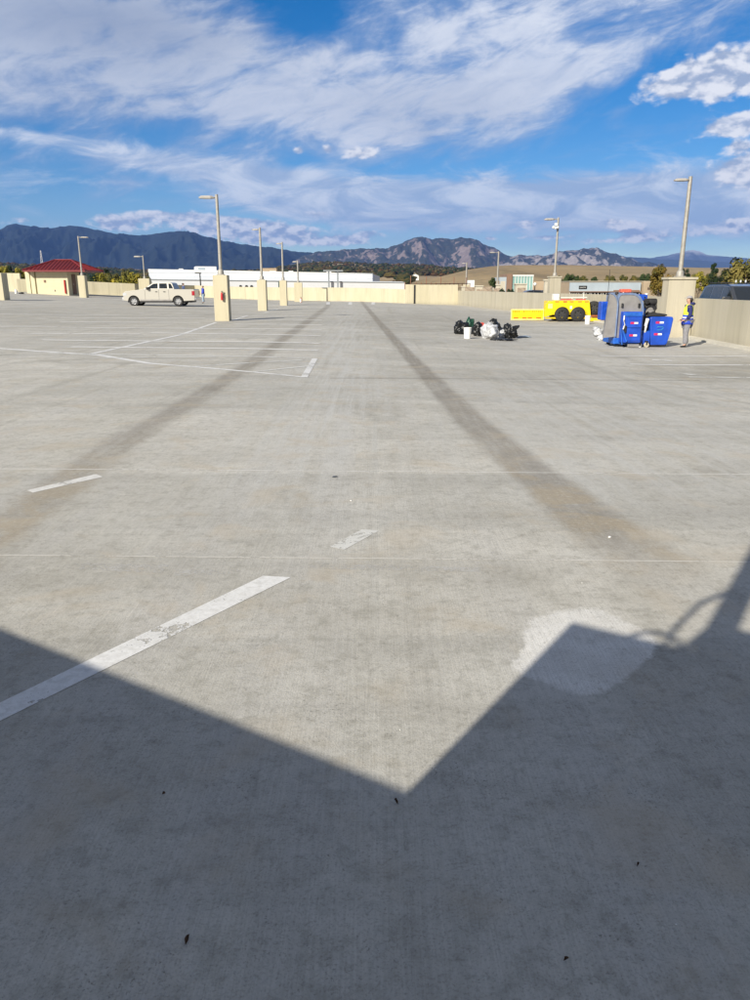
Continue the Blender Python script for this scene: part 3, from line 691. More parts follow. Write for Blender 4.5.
def vehicle(name, label, cat, loc, rz, paint, lower, cab, wheels, r, width, belt, roof, side_windows, ws, rw, scale=1.0, taper=0.13):
    """lower: list of upper outline points (x,z) front to rear; wheels: x positions; forward is -X"""
    t = thing(name, label, cat, loc, rz); t.scale = (scale,)*3
    hw = width/2; x_end = lower[-1][0]; sill = 0.42
    prof = list(lower)
    bot = [(x_end, sill+0.05)]
    for wx in sorted(wheels, reverse=True):
        ar = r*1.18
        for i in range(13):
            a = math.pi*i/12; z = r+ar*math.sin(a)
            bot.append((wx+ar*math.cos(a), max(sill, z) if i not in (0, 12) else sill))
    bot.append((lower[0][0], sill+0.05))
    full = prof+bot
    # body sides bulge slightly: three-section sweep
    n = len(full); vs = []; zm = 0.85
    for k, (yy, cx) in enumerate(((-hw, 0.0), (-hw+0.10, 0.0), (hw-0.10, 0.0), (hw, 0.0))):
        for (x, z) in full:
            yo = yy
            vs.append((x, yo, z))
    mb = MB(); fs = [tuple(range(n)), tuple(range(4*n-1, 3*n-1, -1))]
    for q in range(3):
        for i in range(n): fs.append((q*n+i, (q+1)*n+i, (q+1)*n+(i+1) % n, q*n+(i+1) % n))
    mb.add(vs, fs); body = obj('body', mb, paint, t, bevel=0.05)
    obj('underbody', MB().box(lower[0][0]+0.25, x_end-0.25, -hw+0.28, hw-0.28, 0.30, 0.95), blackm, t)
    for a_, b_ in ((-hw-0.02, -hw+0.16), (hw-0.16, hw+0.02)): obj('side_step', MB().box(min(wheels)+r*1.3, max(wheels)-r*1.3, a_, b_, 0.33, 0.40), blackm, t)
    # greenhouse
    zb, zr = belt, roof
    def yy(z): return hw-0.06-taper*(z-zb)/(zr-zb)
    cv = [(x, -yy(z), z) for x, z in cab]+[(x, yy(z), z) for x, z in cab]; n = len(cab)
    cf = [tuple(range(n)), tuple(range(2*n-1, n-1, -1))]+[(i, n+i, n+(i+1) % n, (i+1) % n) for i in range(n)]
    mb = MB(); mb.add(cv, cf); obj('cab', mb, paint, t, bevel=0.03)
    for poly in side_windows:
        for sgn in (-1, 1):
            vs = [(x, sgn*(yy(z)+0.006), z) for x, z in poly]+[(x, sgn*(yy(z)-0.02), z) for x, z in poly]; k = len(poly)
            mb = MB(); mb.add(vs, [tuple(range(k)), tuple(range(2*k-1, k-1, -1))]+[(i, k+i, k+(i+1) % k, (i+1) % k) for i in range(k)])
            obj('side_window', mb, glass, t)
    for nm, (xa, za, xb, zb_) in (('windshield', ws), ('rear_window', rw)):
        d = Vector((xb-xa, 0, zb_-za)).normalized(); nn = Vector((-d.z, 0, d.x))
        if nm == 'rear_window': nn = -nn
        nn *= (1 if (nn.z > 0) else -1)
        f0, f1 = 0.08, 0.92
        a = Vector((xa, 0, za)).lerp(Vector((xb, 0, zb_)), f0)+nn*0.008; b = Vector((xa, 0, za)).lerp(Vector((xb, 0, zb_)), f1)+nn*0.008
        ya, yb = yy(a.z)-0.09, yy(b.z)-0.09
        mb = MB(); vs = [(a.x, -ya, a.z), (a.x, ya, a.z), (b.x, yb, b.z), (b.x, -yb, b.z)]; vs += [tuple(Vector(v)-nn*0.03) for v in vs]
        mb.add(vs, [(0, 1, 2, 3), (7, 6, 5, 4), (0, 4, 5, 1), (1, 5, 6, 2), (2, 6, 7, 3), (3, 7, 4, 0)]); obj(nm, mb, glass, t)
    for wx in wheels:
        for sgn in (-1, 1): wheel(t, wx, sgn*(hw-0.13), r, 0.26, sgn)
    return t, hw

# pickup: outline read from the photo, nose to the left
L = 5.9
def pickup():
    gf = G(159.6, 306.3)
    s = (P(195.8, 300, gf.y).x-P(124, 300, gf.y).x)/5.95
    lower = [(-2.95, 0.55), (-2.97, 0.85), (-2.90, 1.10), (-2.75, 1.20), (-1.35, 1.36), (-0.95, 1.38), (1.18, 1.38), (1.2, 1.36), (2.86, 1.36), (2.92, 1.33), (2.93, 0.60)]
    cab = [(-1.32, 1.36), (-0.55, 1.83), (-0.35, 1.90), (0.3, 1.93), (0.95, 1.90), (1.10, 1.84), (1.30, 1.36)]
    wins = [[(-1.02, 1.42), (-0.45, 1.80), (-0.08, 1.83), (-0.08, 1.42)], [(0.04, 1.42), (0.04, 1.83), (0.66, 1.83), (0.72, 1.42)], [(0.84, 1.42), (0.80, 1.82), (1.00, 1.80), (1.20, 1.42)]]
    t, hw = vehicle('pickup_truck', 'champagne crew cab pickup truck parked side on at the far left of the deck', 'pickup truck', gf+Vector((0, 1.0, 0)), 0.0, beige_car, lower, cab, (-2.12, 1.55), 0.40, 1.98, 1.36, 1.93, wins, (-1.32, 1.36, -0.55, 1.83), (1.30, 1.36, 1.10, 1.84), s)
    obj('front_bumper', MB().box(-3.08, -2.88, -0.95, 0.95, 0.45, 0.70), chrome, t, bevel=0.03)
    obj('rear_bumper', MB().box(2.90, 3.08, -0.95, 0.95, 0.48, 0.68), chrome, t, bevel=0.03)
    obj('grille', MB().box(-3.0, -2.9, -0.6, 0.6, 0.78, 1.08), blackm, t)
    for sgn in (-1, 1):
        y0, y1 = sorted((sgn*0.66, sgn*1.0)); obj('headlight', MB().box(-2.99, -2.66, y0, y1, 0.84, 1.06), lightglass, t, bevel=0.03)
        y0, y1 = sorted((sgn*0.80, sgn*1.0)); obj('taillight', MB().box(2.72, 2.955, y0, y1, 0.86, 1.22), redlens, t, bevel=0.02)
        y0, y1 = sorted((sgn*0.98, sgn*1.24)); obj('wing_mirror', MB().box(-0.98, -0.80, y0, y1, 1.33, 1.54), blackm, t, bevel=0.03)
        for x in (-0.05, 0.62):
            y0, y1 = sorted((sgn*0.985, sgn*1.03)); obj('door_handle', MB().box(x-0.24, x-0.06, y0, y1, 1.14, 1.19), blackm, t, bevel=0.01)
        for x in (-1.15, 0.0, 0.82):
            y0, y1 = sorted((sgn*0.985, sgn*0.993)); obj('door_seam', MB().box(x-0.008, x+0.008, y0, y1, 0.48, 1.34), blackm, t)
        y0, y1 = sorted((sgn*0.982, sgn*0.996)); obj('lower_trim', MB().box(-1.60, 1.02, y0, y1, 0.425, 0.55), steelgrey, t)
    obj('tonneau', MB().box(1.34, 2.84, -0.88, 0.88, 1.355, 1.375), blackm, t)
    return t
pickup()

def suv():
    lower = [(-2.45, 0.55), (-2.47, 0.95), (-2.30, 1.10), (-1.15, 1.20), (2.40, 1.22), (2.46, 1.0), (2.46, 0.5)]
    cab = [(-1.22, 1.18), (-0.35, 1.74), (0.2, 1.81), (1.7, 1.80), (2.15, 1.72), (2.42, 1.2)]
    wins = [[(-0.95, 1.25), (-0.22, 1.70), (0.22, 1.72), (0.22, 1.25)], [(0.32, 1.25), (0.32, 1.73), (1.15, 1.73), (1.2, 1.25)], [(1.3, 1.25), (1.26, 1.73), (1.95, 1.70), (2.2, 1.27)]]
    heading = Vector((-0.05, -1.0)).normalized()          # parked along the wall, nose towards the viewer
    rz = math.atan2(-heading.y, -heading.x)
    t, hw = vehicle('suv', 'dark grey SUV beyond the right wall with only its roof and windows showing', 'car', (14.05, 29.15, -0.18), rz, dark_car, lower, cab, (-1.55, 1.45), 0.38, 1.9, 1.2, 1.81, wins, (-1.22, 1.18, -0.35, 1.74), (2.42, 1.2, 2.15, 1.72), 1.03)
    for sgn in (-1, 1):
        y0, y1 = sorted((sgn*0.93, sgn*1.17)); m_ = obj('wing_mirror', MB().box(-0.86, -0.68, y0, y1, 1.18, 1.38), dark_car, t, bevel=0.03)
        obj('mirror_face', MB().box(-0.679, -0.67, y0+0.02, y1-0.02, 1.20, 1.36), chrome, m_)
        y0, y1 = sorted((sgn*0.6, sgn*0.93)); obj('headlight', MB().box(-2.48, -2.2, y0, y1, 0.86, 1.02), lightglass, t, bevel=0.02)
        y0, y1 = sorted((sgn*0.75, sgn*0.95)); obj('taillight', MB().box(2.3, 2.48, y0, y1, 0.95, 1.15), redlens, t, bevel=0.02)
        y0, y1 = sorted((sgn*0.62, sgn*0.68)); obj('roof_rail', MB().box(-0.1, 1.9, y0, y1, 1.83, 1.87), blackm, t)
suv()

# ------------------------------------------------------------------ people
def skinned(name, verts, edges, mat, parent, root=0, sub=2):
    me = bpy.data.meshes.new(name); me.from_pydata([v[:3] for v in verts], edges, [])
    o = bpy.data.objects.new(name, me); col.objects.link(o); o.parent = parent
    o.modifiers.new('skin', 'SKIN')
    for i, v in enumerate(verts):
        sv = me.skin_vertices[0].data[i]; sv.radius = (v[3], v[4] if len(v) > 4 else v[3]); sv.use_root = (i == root)
    o.modifiers['skin'].use_smooth_shade = True
    s_ = o.modifiers.new('sub', 'SUBSURF'); s_.levels = sub; s_.render_levels = sub
    me.materials.append(mat)
    return o

def person(label, loc, rz, scale, top, bottom, hair=True, cap=True, vest=False, bend=0.0, jacket_r=0.0):
    """local forward is -X; left hand side is -Y"""
    t = thing('person', label, 'person', loc, rz); t.scale = (scale,)*3
    m = lambda f, s_, u, *r: (-f-bend*max(0, u-0.9), -s_, u)+r
    V = []; E = []
    def a(v, p=None):
        V.append(v); i = len(V)-1
        if p is not None: E.append((p, i))
        return i
    pel = a(m(0, 0, 0.93, 0.13, 0.15)); sp = a(m(0.0, 0, 1.10, 0.11, 0.135), pel); ch = a(m(0.0, 0, 1.32, 0.115, 0.16), sp); nk0 = a(m(-0.01, 0, 1.45, 0.06, 0.07), ch)
    nk = a(m(0.0, 0, 1.51, 0.048), nk0); jaw = a(m(0.035, 0, 1.57, 0.062, 0.062), nk); hd = a(m(0.02, 0, 1.64, 0.088, 0.074), jaw); hp = a(m(0.01, 0, 1.70, 0.07, 0.062), hd)
    nose = a(m(0.118, 0, 1.615, 0.012), hd)
    arms = {}
    for sd in (1, -1):
        sh = a(m(0.0, sd*0.18, 1.40, 0.058), ch); el = a(m(-0.01, sd*0.245, 1.14, 0.048), sh)
        wr = a(m(0.10, sd*0.20, 0.95, 0.030), el); pm = a(m(0.19, sd*0.17, 0.945, 0.032, 0.020), wr)
        for k, (ds, ln) in enumerate(((0.026, 0.070), (0.009, 0.080), (-0.009, 0.074), (-0.026, 0.058))):
            f1 = a(m(0.225, sd*0.165+ds, 0.925, 0.009), pm); f2 = a(m(0.225+ln*0.5, sd*0.16+ds, 0.895, 0.008), f1); a(m(0.225+ln*0.62, sd*0.155+ds, 0.87, 0.007), f2)
        t1 = a(m(0.20, sd*0.12, 0.955, 0.010), pm); a(m(0.235, sd*0.105, 0.945, 0.009), t1)
        arms[sd] = (sh, el, wr)
    legs = {}
    for sd, fo in ((1, 0.04), (-1, -0.05)):
        hip = a(m(0, sd*0.09, 0.86, 0.088), pel); kn = a(m(fo*0.6+0.02, sd*0.10, 0.48, 0.056), hip); an = a(m(fo-0.02, sd*0.11, 0.10, 0.038), kn); to = a(m(fo+0.10, sd*0.12, 0.04, 0.022), an)
        legs[sd] = (hip, kn, an, to)
    skinned('body', V, E, skin, t)
    # eyes
    for sd in (1, -1):
        c = m(0.098, sd*0.03, 1.645); obj('eye', MB().blob(c, 0.009, 0.011, 0.008, 0, 1, 1), blackm, t)
    def sub_skin(name, idx, mat, grow, extra=None, root=0):
        mp = {}; vv = []; ee = []
        for i in idx:
            mp[i] = len(vv); v = V[i]; r = v[3:]
            vv.append(v[:3]+tuple(x+grow for x in r))
        for p, q in E:
            if p in mp and q in mp: ee.append((mp[p], mp[q]))
        if extra: vv, ee = extra(vv, ee, mp)
        return skinned(name, vv, ee, mat, t, root)
    sub_skin('jacket', [pel, sp, ch, nk0]+[i for sd in (1, -1) for i in arms[sd]], top, 0.022+jacket_r)
    def tr(vv, ee, mp):
        return vv, ee
    sub_skin('trousers', [pel]+[i for sd in (1, -1) for i in legs[sd][:3]], bottom, 0.042)
    for sd in (1, -1):
        an, to = V[legs[sd][2]], V[legs[sd][3]]
        skinned('shoe', [(an[0]+0.04, an[1], 0.045, 0.042), (an[0]-0.03, an[1], 0.05, 0.045), (to[0], to[1], 0.038, 0.036), (to[0]-0.06, to[1], 0.032, 0.030)], [(0, 1), (1, 2), (2, 3)], blackm if sd > 0 else whitem, t, sub=1)
    if vest:
        # sleeveless hi-vis vest: yellow yoke, blue skirt, reflective band (lathe-like shells round the torso)
        def shell(name, rings, mat, th=0.0):
            mb = MB(); n = 28; vs = []
            for (f, u, rf, rs) in rings:
                for j in range(n):
                    a_ = 2*math.pi*j/n; v = m(f+rf*math.cos(a_), rs*math.sin(a_), u); vs.append(v)
            fs = [(i*n+j, i*n+(j+1) % n, (i+1)*n+(j+1) % n, (i+1)*n+j) for i in range(len(rings)-1) for j in range(n)]
            mb.add(vs, fs, True); o = obj(name, mb, mat, t); so = o.modifiers.new('t', 'SOLIDIFY'); so.thickness = 0.006; return o
        shell('vest_skirt', [(0.0, 0.80, 0.20, 0.215), (0.0, 0.90, 0.195, 0.212), (0.0, 0.99, 0.185, 0.205), (0.0, 1.12, 0.17, 0.19)], vestb)
        shell('vest_band', [(0.0, 1.005, 0.186, 0.216), (0.0, 1.055, 0.18, 0.213)], silver)
        shell('vest_yoke', [(0.0, 1.07, 0.171, 0.19), (0.0, 1.20, 0.163, 0.175), (0.0, 1.33, 0.16, 0.165), (-0.01, 1.41, 0.125, 0.15), (-0.01, 1.475, 0.085, 0.10)], vesty)
    if cap:
        c = m(0.01, 0, 1.70)
        cb_ = MB().blob((c[0], c[1], c[2]-0.01), 0.108, 0.09, 0.085, 0.03, 2, 3, flat=0.0)
        cap_o = obj('cap', cb_, capm, t)
        obj('cap_brim', MB().prism([(c[0]-0.07, -0.07), (c[0]-0.15, -0.05), (c[0]-0.175, 0.0), (c[0]-0.15, 0.05), (c[0]-0.07, 0.07)], c[2]-0.01, c[2]+0.0, 'z'), capm, cap_o)
    if hair:
        c = m(-0.045, 0, 1.63); obj('hair', MB().blob((c[0], c[1], c[2]), 0.075, 0.082, 0.085, 0.12, 5, 3), hairm, t)
        if vest: obj('hood', MB().blob((-(-0.10), 0, 1.50), 0.10, 0.11, 0.06, 0.25, 8, 3), navy, t)
    return t
gw = G(684.5, 347.2)
hgt = (P(684.5, 347.2, gw.y).z-P(684.5, 295.5, gw.y).z)*-1
person('worker in a yellow and blue safety vest, grey trousers and cap, facing the machines', gw, R(-6), hgt/1.78, navy, greyc, vest=True)
def person_at(px, base, top, d, label, *a, **k):
    b = P(px, base, d); h = P(px, top, d).z-b.z; return person(label, b, k.pop('rz', 0), h/1.76, *a, **k)
g = G(203.6, 303.2)
person('person in a bright blue coat and pale jeans behind the pickup tailgate', (g.x, g.y, g.z), R(20), (P(202.8, 285.4, g.y).z-g.z)/1.76, M('bright_blue_coat', (0.03, 0.06, 0.42), 0.8, bump=0.2), denim, cap=False, jacket_r=0.03)
g = G(184.3, 301.5)
person('person in a dark blue top standing beyond the pickup bed', (g.x, g.y, g.z), R(-150), (P(184.3, 282.5, g.y).z-g.z)/1.76, M('dusty_blue_cloth', (0.06, 0.09, 0.20), 0.85), denim, cap=False)

# ------------------------------------------------------------------ shot blasting machines (blue)
def sticker(parent, x, y, z, s=1.0):
    obj('sticker', MB().box(x-0.14*s, x-0.01*s, y-0.004, y, z-0.035*s, z+0.035*s), M('red_sticker', (0.55, 0.02, 0.10), 0.4), parent)
    obj('sticker', MB().box(x-0.01*s, x+0.12*s, y-0.004, y, z-0.03*s, z+0.03*s), white, parent)
def caster(parent, x, y, r, mat=black):
    e = bpy.data.objects.new('caster', None); col.objects.link(e); e.parent = parent; e.location = (x, y, 0)
    obj('tyre', MB().lathe([(0, -0.03), (r*0.9, -0.03), (r, -0.02), (r, 0.02), (r*0.9, 0.03), (0, 0.03)], 'y', c=(0, 0, r), n=18), mat, e)
    obj('fork', MB().box(-0.02, 0.02, -0.045, -0.035, r, r*2.3).box(-0.02, 0.02, 0.035, 0.045, r, r*2.3).box(-0.05, 0.05, -0.05, 0.05, r*2.3, r*2.3+0.02), blackm, e)

def blaster():
    g = G(629, 347.0); z0 = g.z
    t = thing('dust_collector', 'blue and grey arched dust collector with red beacon bar on top', 'machine', g)
    k = g.y/FL*1.0; X = lambda px, dy=0.0: P(px, 320, g.y+dy).x-g.x
    Z = lambda py, dy=0.0: P(629, py, g.y+dy).z-z0
    hw = (X(642)-X(616))/2; xc = (X(642)+X(616))/2; H = Z(293.5)
    def arch(w, h, n=14, zb=0.12, p=2.6):
        pts = [(xc-w, zb)]; r = w
        for i in range(n+1):
            a = math.pi-math.pi*i/n; ca, sa = math.cos(a), math.sin(a)
            q_ = 9.0 if ca < 0 else 2.3; pts.append((xc+w*math.copysign(abs(ca)**(2/q_), ca), h-0.62+0.62*(abs(sa)**(2/q_))))
        pts.append((xc+w, zb)); return pts
    D = 1.15
    b = obj('housing', MB().prism(arch(hw, H), 0.0, D, 'y', smooth=False), steelgrey, t)
    for y in (-0.02, D-0.02):
        r_ = arch(hw+0.025, H+0.025); q = arch(hw-0.035, H-0.04)
        mb = MB(); n = len(r_); vs = [(x, y, z) for x, z in r_]+[(x, y, z) for x, z in q]+[(x, y+0.06, z) for x, z in r_]+[(x, y+0.06, z) for x, z in q]
        fs = []
        for i in range(n-1): fs += [(i, i+1, n+i+1, n+i), (2*n+i, 3*n+i, 3*n+i+1, 2*n+i+1), (i, 2*n+i, 2*n+i+1, i+1), (n+i, n+i+1, 3*n+i+1, 3*n+i)]
        mb.add(vs, fs); obj('edge_frame', mb, M('blue_grey_edge', (0.16, 0.22, 0.36), 0.5, 0.2), t)
    obj('lower_band', MB().box(xc-hw-0.03, xc+hw+0.03, -0.03, D+0.03, 0.10, 0.30), blue_d, t, bevel=0.02)
    xa, xb_, xm = X(604.2), X(616.2), X(608.3)
    q_ = [(xb_, 0.34), (xa, 0.30), (xa+0.05, 0.9), (xm-0.03, H-0.03)]+[(xm+(xb_-xm)*math.sin(math.pi/2*i/9), H-0.40+0.40*math.cos(math.pi/2*i/9)) for i in range(10)]
    obj('side_plate', MB().prism(q_, -0.05, 0.05), steelgrey, t)
    obj('plate_edge', MB().tube([(x, -0.05, z) for x, z in q_[4:]]+[(xb_, -0.05, 0.34)], 0.028, 8), bpy.data.materials['blue_grey_edge'], t)
    # side panel ribs and fasteners
    sp = MB()
    for y in (0.38, 0.76): sp.box(xc-hw-0.012, xc-hw-0.001, y-0.015, y+0.015, 0.3, H-0.55)
    sp.box(xc-hw-0.05, xc-hw-0.001, 0.55, 0.60, 0.85, 0.95)
    obj('side_rib', sp, galv, t)
    for x, z in ((xc-hw*0.62, H-0.36), (xc+hw*0.66, H-0.36)): obj('latch', MB().box(x-0.03, x+0.03, -0.05, -0.001, z-0.09, z+0.05), blackm, t, bevel=0.01)
    # blue door cabinet on the front
    x0, x1, zb, zt = X(620), X(639.3), 0.16, Z(311.5)
    cb2 = obj('cabinet', MB().box(x0, x1, -0.30, -0.003, zb, zt), blue, t, bevel=0.02)
    xd0 = X(624.6)
    for (a_, b_) in ((zb+0.06, Z(328)), (Z(328)+0.025, zt-0.17)):
        dd = obj('cabinet_door', MB().box(xd0, x1-0.03, -0.325, -0.302, a_, b_), blue, t, bevel=0.012)
        sticker(dd, X(631.5), -0.326, a_+(b_-a_)*0.45, 0.95)
    obj('top_cover', MB().box(x0+0.02, x1-0.02, -0.33, -0.301, zt-0.14, zt-0.02), blue_d, t, bevel=0.01)
    hm = MB()
    hm.tube([(x0+0.03, -0.33, zt-0.12), (x0+0.01, -0.37, zt-0.25), (x0+0.05, -0.36, zt-0.42), (x0+0.02, -0.34, zt-0.55)], 0.022, 8)
    obj('white_hose', hm, white, t)
    obj('control_block', MB().box(x0+0.02, x0+0.13, -0.36, -0.302, zt-0.66, zt-0.44), blackm, t, bevel=0.01)
    obj('lower_arm', MB().tube([(x0+0.02, -0.34, 0.55), (x0+0.16, -0.36, 0.2)], 0.03, 8).tube([(x0-0.04, -0.3, 0.62), (x0+0.02, -0.36, 0.1)], 0.02, 8), blue_d, t)
    # side filter box
    xb0, xb1 = P(599.5, 310, g.y+0.9).x-g.x, P(608.0, 310, g.y+0.9).x-g.x
    obj('side_box', MB().box(xb0, xb1, 0.7, 1.1, Z(320, .9), Z(301.5, .9)), blue, t, bevel=0.03)
    obj('side_box_bracket', MB().box(xb1-0.02, xc-hw, 0.8, 0.9, Z(313, .9), Z(308, .9)), blackm, t)
    # roof furniture
    bx0, bx1 = X(620.3), X(631)
    bb = obj('beacon_bar', MB().box(bx0, bx1, 0.2, 0.42, H+0.03, H+0.14), M('red_beacon', (0.6, 0.12, 0.08), 0.35, var=0.3, scale=20), t, bevel=0.02)
    obj('beacon_foot', MB().box(bx0+0.03, bx0+0.07, 0.24, 0.38, H-0.04, H+0.03).box(bx1-0.1, bx1-0.05, 0.24, 0.38, H-0.04, H+0.03), blackm, bb)
    obj('white_nozzle', MB().lathe([(0, 0), (0.03, 0), (0.035, 0.1), (0, 0.12)], c=(X(621.5), 0.06, H-0.08), n=10), white, t)
    obj('exhaust_cap', MB().blob((X(617.4), 0.3, H+0.0), 0.06, 0.06, 0.05, 0.05, 1, 2), blackm, t)
    obj('roof_plate', MB().box(X(609), X(619), 0.5, 0.56, H-0.05, H-0.02), blackm, t)
    ax = P(608.3, 290, g.y+1.0).x-g.x
    obj('antenna', MB().tube([(ax, 1.0, H-0.35), (ax, 1.0, Z(269.5, 1.0))], 0.008, 6), blackm, t)
    for x in (xc-hw+0.12, xc+hw-0.12):
        for y in (0.1, D-0.15): caster(t, x, y, 0.065)
    obj('front_plate', MB().box(X(626), X(637), -0.42, -0.34, 0.03, 0.12), steelgrey, t, bevel=0.01)
blaster()

def rideon():
    g = G(661, 347.3); z0 = g.z
    t = thing('shot_blaster', 'blue wheeled blasting machine with tapered hopper and exposed black engine beside the worker', 'machine', g)
    X = lambda px, dy=0.0: P(px, 320, g.y+dy).x-g.x
    Z = lambda py, dy=0.0: P(661, py, g.y+dy).z-z0
    prof = [(X(653), 0.07), (X(650.3), Z(318)), (X(651.5), Z(316.8)), (X(672.5), Z(316.8)), (X(673.6), Z(319)), (X(672), Z(333)), (X(669.5), 0.12), (X(668), 0.07)]
    h = obj('hopper', MB().prism(prof, 0.0, 0.75), blue, t, bevel=0.03)
    sticker(h, X(660.3), -0.003, Z(322.5)); sticker(h, X(659.6), -0.003, Z(334.2))
    obj('emblem', MB().tube([(X(657.5), -0.004, Z(327.4)), (X(659), -0.006, Z(326.8)), (X(663), -0.006, Z(326.8)), (X(664.5), -0.004, Z(327.8)), (X(662), -0.004, Z(330)), (X(658), -0.004, Z(330))], 0.008, 5), M('teal_emblem', (0.05, 0.35, 0.45), 0.5), h)
    obj('skirt', MB().box(X(652), X(669), 0.02, 0.7, 0.03, 0.10), blackm, t)
    # wheel guard and drive side
    gp = [(X(640.5), 0.10), (X(641), 0.30), (X(643.5), 0.44), (X(647), 0.50), (X(652), 0.52), (X(652), 0.07)]
    obj('wheel_guard', MB().prism(gp, -0.02, 0.35), blue, t, bevel=0.03)
    caster(t, X(647.6), -0.10, 0.085, M('dusty_tyre', (0.42, 0.38, 0.30), 0.8)); caster(t, X(641.5), -0.05, 0.07, white); caster(t, X(655), 0.65, 0.09)
    obj('suction_hose', MB().tube([(X(647), 0.05, 0.48), (X(646.2), 0.02, Z(326)), (X(648), 0.05, Z(318.8))], 0.06, 12), white, t)
    obj('engine_shroud', MB().box(X(641), X(650), 0.3, 0.9, Z(333), Z(312)), blackm, t, bevel=0.04)
    obj('seat', MB().prism([(X(649), Z(316.5)), (X(650), Z(314)), (X(660), Z(313.2)), (X(667.5), Z(314.3)), (X(668.5), Z(315.6)), (X(665), Z(316.5))], 0.1, 0.6), black, t, bevel=0.02)
    e = obj('engine_block', MB().box(X(643), X(655), 0.45, 0.95, Z(316), Z(306.5)), blackm, t, bevel=0.03)
    fins = MB()
    for i in range(6): fins.box(X(645)+i*0.05, X(645)+i*0.05+0.015, 0.42, 0.95, Z(311), Z(305.5))
    obj('cooling_fin', fins, steelgrey, e)
    obj('fan_cover', MB().lathe([(0, -0.06), (0.13, -0.06), (0.15, 0.0), (0, 0.0)], 'y', c=(X(645), 0.42, Z(309)), n=18), black, e)
    obj('air_filter', MB().lathe([(0, -0.2), (0.10, -0.2), (0.115, -0.17), (0.115, 0.17), (0.10, 0.2), (0, 0.2)], 'x', c=(X(654.5), 0.55, Z(302.3)), n=18), black, e)
    obj('muffler', MB().lathe([(0, -0.14), (0.07, -0.14), (0.08, 0.14), (0, 0.14)], 'x', c=(X(650), 0.6, Z(304.5)), n=14), steelgrey, e)
    obj('blue_panel', MB().box(X(642.2), X(647.5), 0.25, 0.3, Z(316.5), Z(308.5)), blue_d, t, bevel=0.01)
    obj('steering_post', MB().tube([(X(658.7), 0.45, Z(314)), (X(659.5), 0.45, Z(308)), (X(660), 0.5, Z(302.5))], 0.018, 8).tube([(X(657.5), 0.35, Z(307)), (X(660.5), 0.6, Z(307.6))], 0.014, 6), blackm, t)
    tank = [(X(635), Z(294.6)), (X(653.6), Z(294.6)), (X(653.6), Z(299)), (X(651), Z(301.2)), (X(640.5), Z(301.2))]
    tk = obj('fuel_tank', MB().prism(tank, 0.75, 1.15), blue, t, bevel=0.025)
    obj('filler_cap', MB().lathe([(0, 0), (0.05, 0), (0.05, 0.05), (0, 0.05)], c=(X(652.5), 0.80, Z(295)), n=12), white, tk)
    obj('warning_mark', MB().box(X(650), X(651.5), 0.744, 0.748, Z(298.5), Z(297)), blackm, tk)
    rnd = random.Random(12)
    for i in range(9):
        p0 = Vector((X(rnd.uniform(641, 652)), rnd.uniform(0.2, 0.7), Z(rnd.uniform(303, 318)))); p1 = Vector((X(rnd.uniform(646, 662)), rnd.uniform(0.2, 0.7), Z(rnd.uniform(306, 320))))
        mid = (p0+p1)/2+Vector((0, -0.1, rnd.uniform(-0.12, 0.14))); obj('hose', MB().tube([p0, p0.lerp(mid, 0.6)+Vector((0, 0, 0.03)), mid, p1.lerp(mid, 0.6), p1], rnd.uniform(0.016, 0.035), 8), black if i % 3 else galv, t)
    for i, (px, py, rr) in enumerate(((652.5, 311, 0.11), (657, 308.5, 0.07), (648.5, 301.8, 0.08))):
        obj('pulley', MB().lathe([(0, -0.05), (rr, -0.05), (rr*0.8, -0.02), (rr*0.8, 0.02), (rr, 0.05), (0, 0.05)], 'y', c=(X(px), 0.34, Z(py)), n=18), blackm if i else steelgrey, t)
    obj('control_panel', MB().prism([(X(655), Z(309)), (X(655.5), Z(305)), (X(661), Z(304)), (X(661.5), Z(307.5))], 0.5, 0.8), blackm, t, bevel=0.02)
    obj('drive_deck', MB().box(X(641), X(655), 0.05, 0.9, Z(335), Z(331)), blue_d, t, bevel=0.02)
    obj('vacuum_duct', MB().tube([(X(643), 0.5, Z(331)), (X(640), 0.55, Z(318)), (X(638), 0.7, Z(308)), (X(634), 0.9, Z(303))], 0.07, 12), black, t)
    obj('frame', MB().box(X(642), X(655), 0.78, 1.12, 0.20, 0.32).tube([(X(648), 0.95, 0.3), (X(648), 0.95, Z(301))], 0.04, 8).tube([(X(644), 0.95, 0.3), (X(642), 0.95, Z(301))], 0.03, 8), blue_d, t)
    return t
rideon()

